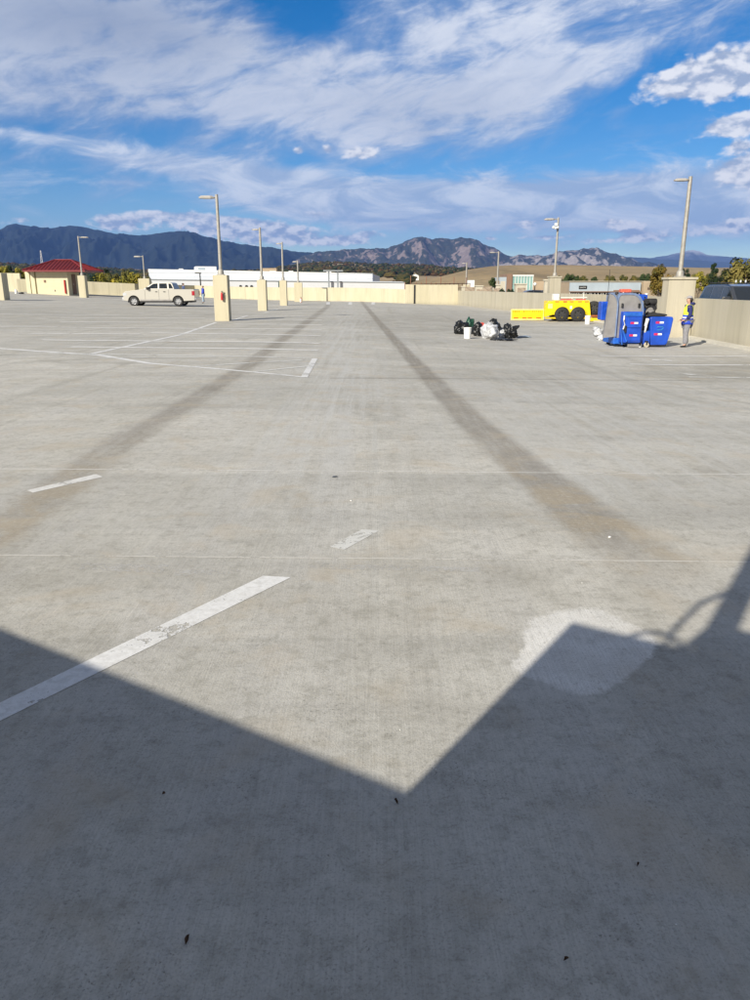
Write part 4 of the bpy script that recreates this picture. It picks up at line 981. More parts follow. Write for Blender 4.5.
# ------------------------------------------------------------------ yellow trailer and barrier board
def trailer():
    g = G(571, 321.6)
    t = thing('tool_trailer', 'bright yellow tandem axle trailer with round fenders and a spare wheel', 'trailer', g)
    X = lambda px: P(px, 315, g.y).x-g.x
    Z = lambda py: P(571, py, g.y).z-g.z
    hub = M('dark_hub', (0.07, 0.07, 0.07), 0.5, 0.5, var=0.3, scale=20)
    r = 0.41; w1_, w2_ = X(561.6), X(577.6)
    up = [(X(545.2), 0.25), (X(545.2), Z(303.5)), (X(548.5), Z(302.5)), (X(552.5), Z(300.8)), (X(588.5), Z(300.3)), (X(589.5), Z(307)), (X(591), Z(316.5)), (X(591), 0.25)]
    bot = []
    for wx in (w2_, w1_):
        for i in range(11):
            a = math.pi*i/10; bot.append((wx+r*1.08*math.cos(a), max(0.25, r+r*1.1*math.sin(a))))
    obj('body', MB().prism(up+bot, 0.0, 0.42), yellow, t, bevel=0.03)
    obj('deck_box', MB().box(X(549), X(590), 0.42, 1.55, 0.38, Z(301)), yellow, t, bevel=0.03)
    for wx in (w1_, w2_):
        mb = MB(); n = 12; vs = []
        for i in range(n+1):
            a = math.pi*i/n
            for rr in (r*1.08, r*1.2):
                for y in (-0.10, 0.05): vs.append((wx+rr*math.cos(a), y, r*0.95+rr*math.sin(a)))
        fs = []
        for i in range(n):
            o, q = 4*i, 4*i+4
            fs += [(o, q, q+1, o+1), (o+2, o+3, q+3, q+2), (o, o+2, q+2, q), (o+1, q+1, q+3, o+3)]
        mb.add(vs, fs, False); obj('fender', mb, yellow, t)
        wheel(t, wx, 0.02, r, 0.24, -1, rk=0.5, rmat=hub); wheel(t, wx, 1.45, r, 0.24, 1, rk=0.5, rmat=hub)
    for px in (556.5, 564.5, 571, 579, 586): obj('warning_label', MB().box(X(px)-0.12, X(px)+0.10, -0.006, -0.002, Z(302.4), Z(301.2)), orange if px != 564.5 else redp, t)
    obj('label_plate', MB().box(X(569.5), X(571.5), -0.006, -0.002, Z(309), Z(306)), whitem, t)
    obj('side_grille', MB().box(X(547.5), X(552), -0.006, -0.002, Z(308.5), Z(303.7)), M('pale_yellow_plate', (0.8, 0.7, 0.25), 0.5), t)
    obj('white_case', MB().box(X(554), X(559.5), 0.3, 0.8, Z(300.4), Z(294)), white, t, bevel=0.03)
    obj('tie_rail', MB().tube([(X(560), 0.9, Z(298)), (X(590), 0.9, Z(297.6))], 0.03, 6).tube([(X(575), 0.9, Z(300.5)), (X(575), 0.9, Z(297.8))], 0.03, 6).tube([(X(586.5), 0.9, Z(300.5)), (X(586.5), 0.9, Z(292.5))], 0.025, 6), whitem, t)
    obj('red_strap_row', MB().box(X(561), X(573), 0.30, 0.34, Z(300.2), Z(299.2)).box(X(576), X(586), 0.30, 0.34, Z(300.0), Z(299.1)), redp, t)
    s_ = wheel(t, X(595), 0.35, 0.40, 0.22, -1, 'spare_wheel', 0.5, hub); s_.location.z = Z(308.3)
    obj('spare_bracket', MB().box(X(590)-0.05, X(595), 0.40, 0.50, Z(310), Z(308)), yellow, t)
    obj('tongue', MB().box(X(590), X(606), -0.05, 0.35, 0.03, 0.20, 0.0, 0.02), yellow, t, bevel=0.02)
    obj('cross_brace', MB().box(X(588), X(602), 0.10, 0.18, 0.26, 0.36), M('rusty_red_frame', (0.30, 0.08, 0.02), 0.7, var=0.3), t)
    obj('lower_rail', MB().box(X(545.5), X(592), -0.04, 0.0, 0.16, 0.25), M('yellow_rail', (0.62, 0.42, 0.01), 0.5, dirt=0.3), t)
trailer()
def board():
    g = G(527.5, 320.4); X = lambda px: P(px, 315, g.y).x-g.x; Z = lambda py: P(527, py, g.y).z-g.z
    t = thing('barrier_board', 'low yellow board with orange lettering standing left of the yellow trailer', 'barrier', g)
    obj('panel', MB().box(X(511), X(543.8), 0, 0.07, 0.03, Z(309.3)), M('yellow_board', (0.85, 0.62, 0.01), 0.45, var=0.05), t, bevel=0.01)
    fr = MB(); x0, x1, z1 = X(511), X(543.8), Z(309.3)
    fr.box(x0, x1, -0.012, -0.001, z1-0.05, z1).box(x0, x1, -0.012, -0.001, 0.03, 0.09).box(x0, x0+0.05, -0.012, -0.001, 0.09, z1-0.05).box(x1-0.05, x1, -0.012, -0.001, 0.09, z1-0.05)
    obj('border', fr, M('pale_yellow_border', (0.86, 0.76, 0.25), 0.5), t)
    rnd = random.Random(3); lt = MB()
    for a, b in ((512.5, 520.8), (523.0, 530.0), (532.2, 542.4)):
        x = X(a)
        while x < X(b)-0.05:
            k = rnd.random(); h0, h1 = Z(312.4), Z(310.5); w = 0.075
            lt.box(x, x+0.022, -0.005, -0.001, h0, h1)
            if k < 0.7: lt.box(x+0.022, x+w, -0.005, -0.001, h1-0.022, h1)
            if k > 0.3: lt.box(x+0.022, x+w*0.9, -0.005, -0.001, (h0+h1)/2-0.01, (h0+h1)/2+0.012)
            if 0.2 < k < 0.8: lt.box(x+0.022, x+w, -0.005, -0.001, h0, h0+0.02)
            x += 0.115
    obj('lettering', lt, M('orange_lettering', (0.70, 0.16, 0.01), 0.5), t)
    dm = MB()
    for a, b in ((513.8, 518.5), (522.4, 526.8), (527.8, 532.2), (536.2, 541.2)): dm.box(X(a), X(b), -0.005, -0.001, Z(318.7), Z(317.5))
    obj('reflector', dm, M('amber_reflector', (0.50, 0.07, 0.01), 0.35), t)
    for x in (x0+0.3, x1-0.3): obj('leg', MB().box(x-0.03, x+0.03, 0.07, 0.5, 0.0, 0.05).tube([(x, 0.45, 0.04), (x, 0.07, 0.4)], 0.015, 6), blackm, t)
board()

def bucket(px, py, wpx, hpx, label, handle=True):
    g = G(px, py); k = g.y/FL; r = wpx*k/2; h = hpx*k
    t = thing('bucket', label, 'bucket', g)
    obj('pail', MB().lathe([(0, 0.0), (r*0.84, 0.0), (r, h), (r*1.06, h), (r*1.06, h*0.93), (r*1.02, h*0.9), (r*0.97, h*0.97), (r*0.82, 0.02), (0, 0.02)], n=24), white, t)
    obj('handle', MB().tube([(r*math.cos(a)*1.05, -r*0.2-0.5*r*math.sin(a), h*0.88-h*0.3*math.sin(a)) for a in [math.pi*i/10 for i in range(11)]], 0.006, 5), galv, t)
    return t
bucket(467.3, 338.6, 7.6, 10.6, 'white bucket in front of the pile of rubbish bags')
bucket(587.3, 324.2, 5.4, 8.2, 'white bucket beside the rear wheel of the yellow trailer')

# rubbish bags: crumpled films, each bag its own thing
def bag(px, py, wpx, hpx, mat, label, dy=0.0, seed=1, amp=0.45, name='rubbish_bag', flat=0.75, knot=True, freq=2.0):
    g = G(px, py); g.y += dy; k = g.y/FL; rx = wpx*k/2*1.06; rz = hpx*k*0.84
    t = MB().blob((0, 0, rz*0.42), rx, max(0.16, rx*0.75), rz*0.56, amp, seed, 4, freq, flat=rz*0.42)
    if knot:
        rnd = random.Random(seed)
        for q in range(4):
            a = rnd.uniform(-1, 1)
            t.add([(a*rx*0.2-0.03, 0, rz*0.8), (a*rx*0.2+0.04, 0.03, rz*0.8), (a*rx*0.45+rnd.uniform(-.05, .05), rnd.uniform(-.05, .05), rz*(1.0+0.15*rnd.random()))], [(0, 1, 2)])
    o = obj(name, t, mat, loc=(g.x, g.y, dz(g.x, g.y)), rz=seed*0.4)
    return tag(o, label, 'rubbish bag', 'rubbish bags piled on the deck')
bag(461.5, 334.5, 13, 15, black_bag, 'black rubbish bag at the left end of the pile', 0.2, 1)
bag(470.5, 334.5, 11, 17.5, green_bag, 'dark green rubbish bag behind the white bucket, tallest of the pile', 0.45, 2)
bag(478.5, 336.5, 12, 16, black_bag, 'black rubbish bag between the green bag and the big white bag', 0.25, 3)
bag(490.0, 338.8, 21, 17.5, white_bag, 'big crumpled white plastic bag in the middle of the pile', 0.15, 4, 0.3)
bag(495.5, 335.5, 17, 17, black_bag, 'black bag pressed behind the big white bag', 0.75, 5)
bag(509.5, 338.5, 15, 14.5, black_bag, 'black spiky rubbish bag at the right end of the pile', 0.25, 6, 0.65, freq=2.8)
bag(502.5, 338.0, 6, 9.5, white_bag, 'small white plastic bag squeezed between two black bags', 0.05, 7, 0.4)
g = G(502.5, 340.6); tag(obj('plastic_sheet', MB().blob((0, 0, 0.02), 0.42, 0.22, 0.05, 0.35, 11, 4, 2.0, flat=0.02), black_bag, loc=g), 'flat black plastic sheet lying in front of the bags', 'plastic sheet')
g = G(469.6, 329.0); tag(obj('red_cloth', MB().blob((0, 0, 0.1), 0.11, 0.10, 0.09, 0.3, 12, 3), M('faded_red_plastic', (0.6, 0.08, 0.06), 0.6, var=0.2), loc=(g.x, G(469.6, 334).y-0.02, dz(g.x, 27)+0.27)), 'red crumpled cloth on top of the bags above the white bucket', 'cloth')
g = G(524, 337.6); tag(obj('plastic_strip', MB().blob((0, 0, 0.02), 0.26, 0.10, 0.05, 0.5, 14, 3, 2.0, flat=0.01), M('pale_blue_film', (0.35, 0.42, 0.50), 0.4), loc=g), 'pale blue plastic scrap lying right of the bag pile', 'plastic scrap')
for (px, py, w, h, sd, lab) in ((598.0, 336.5, 9, 10, 21, 'crumpled white plastic sack leaning left of the dust collector'), (601.5, 340.5, 8, 7, 22, 'low white plastic sack at the foot of the dust collector'), (596.0, 331, 6, 5, 23, 'small white plastic sack, farthest of those left of the machines')):
    o = bag(px, py, w, h, white_bag, lab, 0.0, sd, 0.35, 'plastic_sack', knot=False); o['category'] = 'sack'; o['group'] = 'white sacks by the dust collector'

# dry leaves and crumbs on the near concrete
leafbrown = M('dry_brown_leaf', (0.10, 0.055, 0.03), 0.8, var=0.3, scale=60)
def small_leaf(px, py, L_, rz, label, mat=leafbrown):
    g = G(px, py); w = L_*0.32
    vs = [(-L_, 0, 0.004), (-L_*0.4, w, 0.014), (L_*0.4, w*0.8, 0.012), (L_, 0, 0.006), (L_*0.4, -w*0.8, 0.016), (-L_*0.4, -w, 0.010), (0, 0, 0.004)]
    o = obj('dry_leaf', MB().add(vs, [(0, 5, 6), (5, 4, 6), (4, 3, 6), (3, 2, 6), (2, 1, 6), (1, 0, 6)]), mat, loc=g, rz=rz)
    return tag(o, label, 'leaf', 'dry leaves on the concrete')
small_leaf(187.5, 941, 0.016, 1.5, 'largest dry leaf, pointing up in the shade at lower left')
small_leaf(566, 961, 0.008, 0.4, 'tiny dark leaf near the bottom edge right of centre')
small_leaf(396, 803, 0.014, 2.0, 'small dry leaf just below the corner of the sunlit patch')
small_leaf(164, 795, 0.006, 0.3, 'speck of dry leaf in the shade left of the sunlit corner')
small_leaf(638, 866, 0.009, 0.9, 'small dry leaf in the shade below the pale round patch')
small_leaf(335, 477.5, 0.03, 0.3, 'dark scrap of leaf in the sun between the two worn dashes', M('slate_scrap', (0.08, 0.10, 0.13), 0.6))
def crumb(px, py, s, label, mat=white):
    s *= 0.6
    g = G(px, py); o = obj('crumb', MB().blob((0, 0, s*0.4), s, s*0.8, s*0.6, 0.35, px, 2, flat=s*0.4), mat, loc=g); return tag(o, label, 'crumb', 'white crumbs on the concrete')
crumb(609.5, 537.5, 0.018, 'white crumb in the sun right of the dark lane')
crumb(582, 583, 0.006, 'white crumb just above the pale round patch')
crumb(436, 770, 0.005, 'white crumb by the slanting shadow edge')
crumb(400, 730, 0.005, 'white crumb in the sunlit strip above the shadow corner')
crumb(351, 501, 0.012, 'white crumb above the middle worn dash')
crumb(676, 925, 0.005, 'white crumb in the shade near the lower right corner')
# ------------------------------------------------------------------ ground, plain and mesa
CREST = [(-400, 268), (-50, 268), (20, 267.5), (90, 270), (160, 272.5), (230, 272.5), (270, 271), (300, 266.5), (320, 264), (345, 264.2), (370, 266), (410, 266.5), (440, 268.5), (470, 271), (600, 271), (1300, 271)]
HILL = [(-400, 300), (385, 300), (400, 286), (415, 282), (440, 277.5), (465, 272), (485, 269.3), (505, 268.3), (560, 268.5), (610, 269.5), (660, 270.5), (720, 272), (1300, 272)]
def base_ground(x): return -9.0+5.0*S((x+5)/30.0)
def ground_z(x, y):
    r = math.hypot(x, y); b = base_ground(x)
    if r < 250 or y <= 0: return b+0.004*max(0, r-250)
    px = 375+FL*x/y; px = max(-400, min(1300, px))
    c = lerp_tab(CREST, px)[0]; zc = CAM_Z+3500*(286.8-c)/FL
    if r < 800: z = b+(r-250)/550.0*4.0
    elif r < 3500: z = (b+4)+(zc-b-4)*((r-800)/2700.0)
    else: z = zc+(104-zc)*S((r-3500)/5500.0)
    hc = lerp_tab(HILL, px)[0]
    if hc < 299:
        zh = CAM_Z+700*(286.8-hc)/FL
        k = S((r-240)/460.0) if r < 700 else 1-S((r-700)/900.0)
        z = max(z, b+(zh-b)*k) if r < 1600 else z
    z += 0.6*min(1, r/600)*mn.noise(Vector((x*0.006, y*0.006, 0)))+(3.0*mn.noise(Vector((x*0.0016, y*0.0016, 3))) if r > 1200 else 0)
    return z
def build_ground():
    az = [R(a) for a in range(-180, -40, 10)]+[R(-40+0.4*i) for i in range(int(80/0.4))]+[R(a) for a in range(40, 180, 10)]
    rs = [0.5, 15, 40, 80, 120, 170, 250]
    r = 250.0
    while r < 9500: r *= 1.03; rs.append(r)
    rs += [12000, 20000, 40000]
    n = len(az); vs = []
    for r in rs:
        for a in az:
            x, y = r*math.sin(a), r*math.cos(a); vs.append((x, y, ground_z(x, y) if r < 10000 else (104 if y > 0 else -9)))
    fs = [(j*n+i, j*n+(i+1) % n, (j+1)*n+(i+1) % n, (j+1)*n+i) for j in range(len(rs)-1) for i in range(n)]
    me = bpy.data.meshes.new('ground'); me.from_pydata(vs, [], fs)
    for p in me.polygons: p.use_smooth = True
    m, t = newmat('dry_grassland'); pos = t.pos
    a = t.noise(t.scale(pos, (1, 1, 1)), 0.004, 8, 0.65); b = t.noise(pos, 0.03, 8, 0.7); f = t.noise(t.scale(pos, (1, 0.35, 1)), 0.25, 5, 0.7)
    c = t.mix(t.ss(a, 0.4, 0.6), (0.30, 0.215, 0.11), (0.36, 0.27, 0.15))
    c = t.mix(t.ss(b, 0.42, 0.62, 0, 0.55), c, (0.19, 0.145, 0.075))
    c = t.mix(t.ss(f, 0.5, 0.75, 0, 0.5), c, (0.12, 0.12, 0.05))
    c = t.mix(t.ss(t.noise(t.scale(pos, (1, 0.12, 1)), 0.012, 6, 0.7), 0.5, 0.62, 0, 0.6), c, (0.13, 0.10, 0.055))
    t.l.new(c, t.b.inputs['Base Color']); t.b.inputs['Roughness'].default_value = 1.0
    me.materials.append(m); o = bpy.data.objects.new('ground', me); col.objects.link(o)
    tag(o, 'dry tan grassland rising to a low hill and mesa', 'ground', None, 'structure')
build_ground()

# ------------------------------------------------------------------ mountains
def rock_mat(name, forest, forest2, rock, lo, hi, sc_=1.0, rockamt=1.0):
    m, t = newmat(name); pos = t.pos
    n1 = t.noise(t.scale(pos, (1.0, 0.5, 0.55)), 0.004*sc_, 9, 0.62, 0.8); n2 = t.noise(t.scale(pos, (1, 1, 0.6)), 0.011*sc_, 8, 0.65); n3 = t.noise(pos, 0.0012, 5, 0.6)
    sl = t.sep(t.geo.outputs['Normal'])
    c = t.mix(t.ss(n2, 0.35, 0.65), forest, forest2)
    rk = t.add(t.mul(n1, 0.7), t.mul(t.sub(1.0, sl[2]), 0.35)); rk = t.add(rk, t.mul(t.sub(n3, 0.5), 0.35))
    rc = t.mix(t.ss(n2, 0.3, 0.7), rock, tuple(v*0.62 for v in rock))
    c = t.mix(t.ss(rk, lo, hi, 0, rockamt), c, rc)
    t.l.new(c, t.b.inputs['Base Color']); t.b.inputs['Roughness'].default_value = 1.0; t.b.inputs['Specular IOR Level'].default_value = 0.1
    return m
def range_mesh(name, label, sky, Y0, Y1, foot, mat, amp, seed, slab=0.0, step=1.2):
    p0, p1 = sky[0][0], sky[-1][0]; n = int((p1-p0)/step); T = 46; vs = []
    for j in range(T+6):
        for i in range(n+1):
            px = p0+(p1-p0)*i/n; e = lerp_tab(sky, px)[0]
            e += (1.7 if slab else 0.9)*mn.fractal(Vector((px*0.09, seed, 0)), 0.8, 2.0, 5)*(1 if e < foot-3 else 0.3)
            if j <= T: t = j/T; Y = Y0+(Y1-Y0)*t
            else: t = 1-(j-T)/6.0*0.9; Y = Y1+(Y1-Y0)*(1-t)*1.2
            ridge = P(px, e, Y1); z0 = P(px, foot, Y0).z; x = (px-375)/FL*(Y/ CP)*0+P(px, 270, Y).x
            zr = ridge.z
            prof = t**1.15 if j <= T else t
            z = z0+(zr-z0)*prof
            env = math.sin(math.pi*min(1, t))**0.8 if j <= T else 0
            q = Vector((x*0.0016, Y*0.0007, seed))
            d = mn.ridged_multi_fractal(q, 0.9, 2.1, 6, 1.0, 2.0)-1.0
            rel = max(0.15, (zr-z0)/600.0)
            z += env*amp*d*rel
            if slab:
                u = x/260.0+0.9*mn.noise(Vector((x*0.001, Y*0.001, 5)))+0.35*t; s_ = u-math.floor(u)
                h = 1-abs(2*s_-0.7)/1.3
                z += slab*env*max(0, h-(t*0.75))*rel
            vs.append((x, Y, z))
    fs = [(j*(n+1)+i, j*(n+1)+i+1, (j+1)*(n+1)+i+1, (j+1)*(n+1)+i) for j in range(T+5) for i in range(n)]
    me = bpy.data.meshes.new(name); me.from_pydata(vs, [], fs); me.materials.append(mat)
    for p in me.polygons: p.use_smooth = True
    o = bpy.data.objects.new(name, me); col.objects.link(o); return tag(o, label, name.replace('_', ' '), None, 'structure')
FO = (0.010, 0.016, 0.016); FO2 = (0.020, 0.026, 0.020)  # forest darkened to put the cloud shadow on the left range into its colour
m_dark = rock_mat('shaded_forest_mountain', FO, FO2, (0.10, 0.075, 0.06), 0.62, 0.78, 1.0, 0.6)
m_flat = rock_mat('flatiron_rock', (0.028, 0.036, 0.024), (0.055, 0.052, 0.034), (0.27, 0.215, 0.195), 0.41, 0.48, 2.6)
m_slab = rock_mat('pale_slab_rock', (0.03, 0.036, 0.03), (0.06, 0.06, 0.045), (0.36, 0.32, 0.305), 0.36, 0.43, 2.4)
m_blue = rock_mat('distant_ridge', (0.05, 0.06, 0.06), (0.07, 0.08, 0.07), (0.2, 0.18, 0.17), 0.7, 0.8)
def snow_mat():
    m, t = newmat('snowy_ridge'); s3 = t.sep(t.pos)
    n = t.noise(t.scale(t.pos, (1, 1, 2)), 0.0016, 6, 0.65)
    c = t.mix(t.ss(t.add(s3[2], t.mul(t.sub(n, 0.5), 500.0)), 760, 1000), (0.07, 0.08, 0.09), (0.5, 0.5, 0.52))
    t.l.new(c, t.b.inputs['Base Color']); t.b.inputs['Roughness'].default_value = 0.9; return m
range_mesh('mountains', 'dark blue forested mountain range filling the left skyline', [(-260, 250), (-120, 236), (-60, 234), (-20, 234), (0, 231.5), (12, 226), (22, 223.5), (34, 226), (45, 229), (58, 228), (74, 225.5), (88, 227), (105, 231), (122, 234.5), (135, 235), (150, 235), (166, 232.5), (184, 231), (198, 233), (212, 238), (228, 242), (245, 244.5), (262, 246.5), (285, 249.5), (300, 252), (315, 253.5), (345, 258), (380, 270)], 9000, 11200, 277.5, m_dark, 240, 1.0)
range_mesh('mountains', 'rocky flatiron mountain with pinkish slabs in the middle of the skyline', [(270, 274), (292, 262), (305, 255.5), (318, 252), (332, 251), (345, 249), (356, 249.5), (366, 249), (376, 248), (388, 248), (398, 245), (406, 240), (415, 238), (422, 236.8), (431, 239.5), (441, 238), (452, 238.6), (464, 238), (474, 239), (484, 244), (494, 249), (504, 253.5), (514, 257.5), (524, 262), (545, 272)], 8400, 10400, 278.5, m_flat, 190, 2.0, 90)
range_mesh('mountains', 'pale tilted rock slabs rising right of the pinkish mountain', [(470, 276), (488, 268), (502, 261), (512, 257), (519, 254), (527, 256.5), (536, 255), (545, 256), (554, 252), (566, 250.5), (578, 250), (588, 248.2), (596, 248.5), (606, 251.5), (618, 255.5), (630, 259), (642, 262), (652, 262.5), (662, 266), (680, 272), (700, 276)], 8800, 10300, 278.0, m_slab, 170, 3.0, 240)
range_mesh('mountains', 'faint blue ridge low behind the right hand slabs', [(560, 262), (590, 258), (620, 256), (650, 259), (690, 260), (720, 262), (760, 263), (850, 262), (1000, 268)], 15500, 18000, 279, m_blue, 90, 4.0, step=2.5)
range_mesh('mountains', 'distant snow topped ridge behind the leaning right lamp post', [(590, 262), (625, 259), (650, 257.5), (664, 256), (678, 252.5), (688, 250), (698, 251.5), (706, 255), (722, 256.5), (745, 258), (790, 262), (860, 263)], 19000, 21500, 279, snow_mat(), 80, 5.0, step=2.5)

# ------------------------------------------------------------------ far woodland on the plain: nobody could count it
def woodland():
    rnd = random.Random(5); vs = []; fs = []; cs = []
    bm = bmesh.new(); bmesh.ops.create_icosphere(bm, subdivisions=1, radius=1.0)
    iv = [v.co.copy() for v in bm.verts]; iff = [[v.index for v in f.verts] for f in bm.faces]; bm.free()
    pal = [(0.030, 0.045, 0.020), (0.045, 0.050, 0.022), (0.075, 0.065, 0.025), (0.11, 0.085, 0.03), (0.10, 0.055, 0.025), (0.055, 0.045, 0.03), (0.02, 0.03, 0.016)]
    for _ in range(9000):
        px = rnd.uniform(-90, 480); r = 700+2300*rnd.random()**1.35
        if px > 300: r = 600+2500*rnd.random()**1.2
        if mn.noise(Vector((px*0.03, r*0.004, 2)))+rnd.uniform(-0.35, 0.35) < -0.08: continue
        x = (px-375)/FL*r; y = r
        if px > 395 and r < 1700: 
            hc = lerp_tab(HILL, px)[0]
            if hc < 284 and r < 1300: continue
        z = ground_z(x, y); h = rnd.uniform(3.2, 7.0)*(1.35 if rnd.random() < 0.12 else 1); w = h*rnd.uniform(0.7, 1.5); c = rnd.choice(pal); o = len(vs); sd = rnd.random()*99
        for v in iv:
            k = 1+0.5*mn.noise(v*2.2+Vector((sd, 0, 0))); vs.append((x+v.x*w*k, y+v.y*w*k, z+h*0.55+v.z*h*0.65*k)); cs.append(c+(1,))
        fs += [[o+i for i in f] for f in iff]
    me = bpy.data.meshes.new('woodland'); me.from_pydata(vs, [], fs)
    a = me.color_attributes.new('tint', 'FLOAT_COLOR', 'POINT'); a.data.foreach_set('color', [q for c in cs for q in c])
    m, t = newmat('autumn_woodland'); n = t.noise(t.pos, 0.6, 4, 0.7)
    c = t.mix(t.ss(n, 0.35, 0.7, 0, 0.75), t.attr('tint', 0), (0.018, 0.024, 0.012)); t.l.new(c, t.b.inputs['Base Color']); t.b.inputs['Roughness'].default_value = 1.0
    t.b.inputs['Specular IOR Level'].default_value = 0.05
    me.materials.append(m); o = bpy.data.objects.new('woodland', me); col.objects.link(o)
    tag(o, 'far band of autumn scrub and trees on the plain below the mountains', 'woodland', None, 'stuff')
woodland()

# ------------------------------------------------------------------ trees
def tree_meshes(seed, conical=False, leaves=4200):
    """unit tree 1 m tall with crown radius about 0.36; returns trunk mesh and crown mesh"""
    rnd = random.Random(seed); tb = MB()
    tb.tube([(0, 0, 0), (0.005, 0, 0.2), (-0.005, 0.005, 0.45), (0.0, 0, 0.8)], 0.028, 8, r1=0.008)
    tips = []
    for i in range(11):
        a = i*2.4+rnd.random(); z0 = rnd.uniform(0.22, 0.6); L_ = rnd.uniform(0.14, 0.28); zz = z0+L_*rnd.uniform(0.5, 1.1)
        tip = Vector((math.cos(a)*L_, math.sin(a)*L_, zz)); tb.tube([(0, 0, z0), tip*0.5+Vector((0, 0, z0*0.45)), tip], 0.012, 5, r1=0.004); tips.append(tip)
    cl = []
    for i in range(34):
        if conical:
            z = rnd.uniform(0.12, 0.97); rr = 0.30*(1-z)**0.75+0.03; a = rnd.uniform(0, 6.28); k = rr*rnd.uniform(0.3, 1.0)
            cl.append((Vector((k*math.cos(a), k*math.sin(a), z)), 0.07+0.07*(1-z)))
        else:
            u = rnd.uniform(-0.75, 1); a = rnd.uniform(0, 6.28); q = math.sqrt(max(0, 1-u*u)); k = rnd.uniform(0.55, 1.0)
            cl.append((Vector((0.31*q*k*math.cos(a), 0.31*q*k*math.sin(a), 0.56+0.36*u*k)), rnd.uniform(0.07, 0.14)))
    vs = []; fs = []
    for _ in range(leaves):
        c, r = rnd.choice(cl); d = Vector((rnd.gauss(0, 1), rnd.gauss(0, 1), rnd.gauss(0, 1))).normalized()*r*rnd.random()**0.4
        p = c+d; n = (d.normalized()+Vector((rnd.uniform(-.6, .6), rnd.uniform(-.6, .6), rnd.uniform(-.2, .9)))).normalized()
        a = n.orthogonal().normalized(); b = n.cross(a); s_ = rnd.uniform(0.018, 0.036); th = rnd.uniform(0, 6.28); a, b = a*math.cos(th)+b*math.sin(th), b*math.cos(th)-a*math.sin(th)
        o = len(vs); vs += [p-a*s_, p-b*s_*0.6, p+a*s_, p+b*s_*0.6]; fs.append((o, o+1, o+2, o+3))
    cb_ = MB(); cb_.add(vs, fs); return tb.mesh('trunk'), cb_.mesh('crown')
TM_ = [tree_meshes(1), tree_meshes(2), tree_meshes(3), tree_meshes(4, True)]
def tree(px, top, wpx, d, mat, label, kind=0, group=None, name='tree', zg=None):
    x = P(px, top, d).x; zt = P(px, top, d).z; zb = base_ground(x) if zg is None else zg; h = zt-zb
    r = wpx*(1.22 if 'parapet' in (group or '') else 1.0)/2*d/FL; s_ = r/0.36
    t = thing(name, label, 'tree' if name != 'shrub' else 'shrub', (x, d, zb), random.uniform(0, 6.28), group); t.scale = (s_, s_, s_)
    o = obj('trunk', TM_[kind][0], None, t); o.scale.z = h/s_*1.02
    if not TM_[kind][0].materials: TM_[kind][0].materials.append(bark)
    me = TM_[kind][1].copy(); me.materials.append(mat); kz = 1.2; o = obj('crown', me, None, t); o.scale.z = kz; o.location.z = h/s_-0.95*kz
    return t
LT = [(-16, 264, 22, 150, leaf_olive, 'olive tree just outside the left frame edge behind the tan wall', 0), (2, 266, 20, 145, leaf_yellow, 'yellow tree at the left edge above the tan wall', 1), (10, 268, 14, 150, leaf_dark, 'dark tree between the yellow trees at the left edge', 3),
      (21, 266, 17, 150, leaf_yellow, 'yellow green tree left of the red roof', 2), (32, 270, 13, 148, leaf_olive, 'low olive tree touching the left tip of the red roof', 0),
      (91, 272, 13, 140, leaf_dark, 'dark tree just right of the red roof', 0), (101, 273, 19, 140, leaf_yellow, 'yellow tree second to the right of the red roof', 1), (113, 271.5, 16, 150, leaf_olive, 'olive tree in the row between the red roof and the white store', 2),
      (121, 274, 19, 138, leaf_yellow, 'broad bright yellow tree in the middle of the row behind the parapet', 0), (134, 273, 19, 142, leaf_yellow, 'yellow tree above the pickup hood', 1), (144, 275.5, 12, 136, leaf_olive, 'small olive tree at the small lamp post behind the pickup', 2), (127, 270, 15, 165, leaf_olive, 'taller olive tree behind the bright yellow ones', 1), (106, 271, 13, 168, leaf_dark, 'dark tree behind the yellow row near the red roof', 3)]
for a in LT: tree(*a, group='trees beyond the left parapet')
RT = [(664.5, 262.5, 25, 120, leaf_rust, 'round rust and olive tree left of the leaning lamp post', 0), (684.5, 268.5, 13, 125, leaf_dark, 'small dark tree just right of the leaning lamp post', 1), (701, 270, 17, 118, leaf_yellow, 'yellow green tree between the leaning lamp post and the dark evergreen', 2),
      (714.5, 265.5, 17, 112, leaf_dark, 'dark pointed evergreen above the SUV roof', 3), (727, 269, 15, 112, leaf_dark, 'dark tree between the evergreen and the big olive tree', 1), (748, 255, 42, 100, leaf_olive, 'big olive tree at the right edge of the photo', 2), (775, 258, 40, 104, leaf_olive, 'olive tree beyond the right frame edge', 0), (711, 272, 14, 130, leaf_olive, 'olive tree half hidden behind the dark evergreen', 2)]
for a in RT: tree(*a, group='trees beyond the SUV')
SHR = [(557, 273.5, 10, leaf_green), (566, 272.5, 12, leaf_green), (575, 273.2, 12, leaf_green), (584, 275, 10, leaf_olive), (595, 276, 8, leaf_green), (611, 274.5, 13, leaf_olive), (622, 273.5, 14, leaf_olive), (634, 274.5, 12, leaf_olive), (645, 272.5, 13, leaf_green), (653, 274.5, 10, leaf_olive)]
where = ['leftmost of the row above the store roof', 'second from the left of the row above the store roof', 'above the dark store sign', 'just right of the dark store sign', 'smallest of the row above the store roof', 'first of the right hand cluster above the store', 'above the red beacon bar', 'just right of the red beacon bar', 'beside the rust coloured tree', 'nearest to the leaning lamp post']
for (px, top, w, mt), wl in zip(SHR, where): tree(px, top, w, 205, mt, 'bushy tree on the hillside, '+wl, random.choice((0, 1, 2)), 'bushes above the store roof')
tree(492.8, 277.5, 7.5, 92, leaf_green, 'small green tree beside the thin pale lamp post', 1, None, 'tree', -1.5)
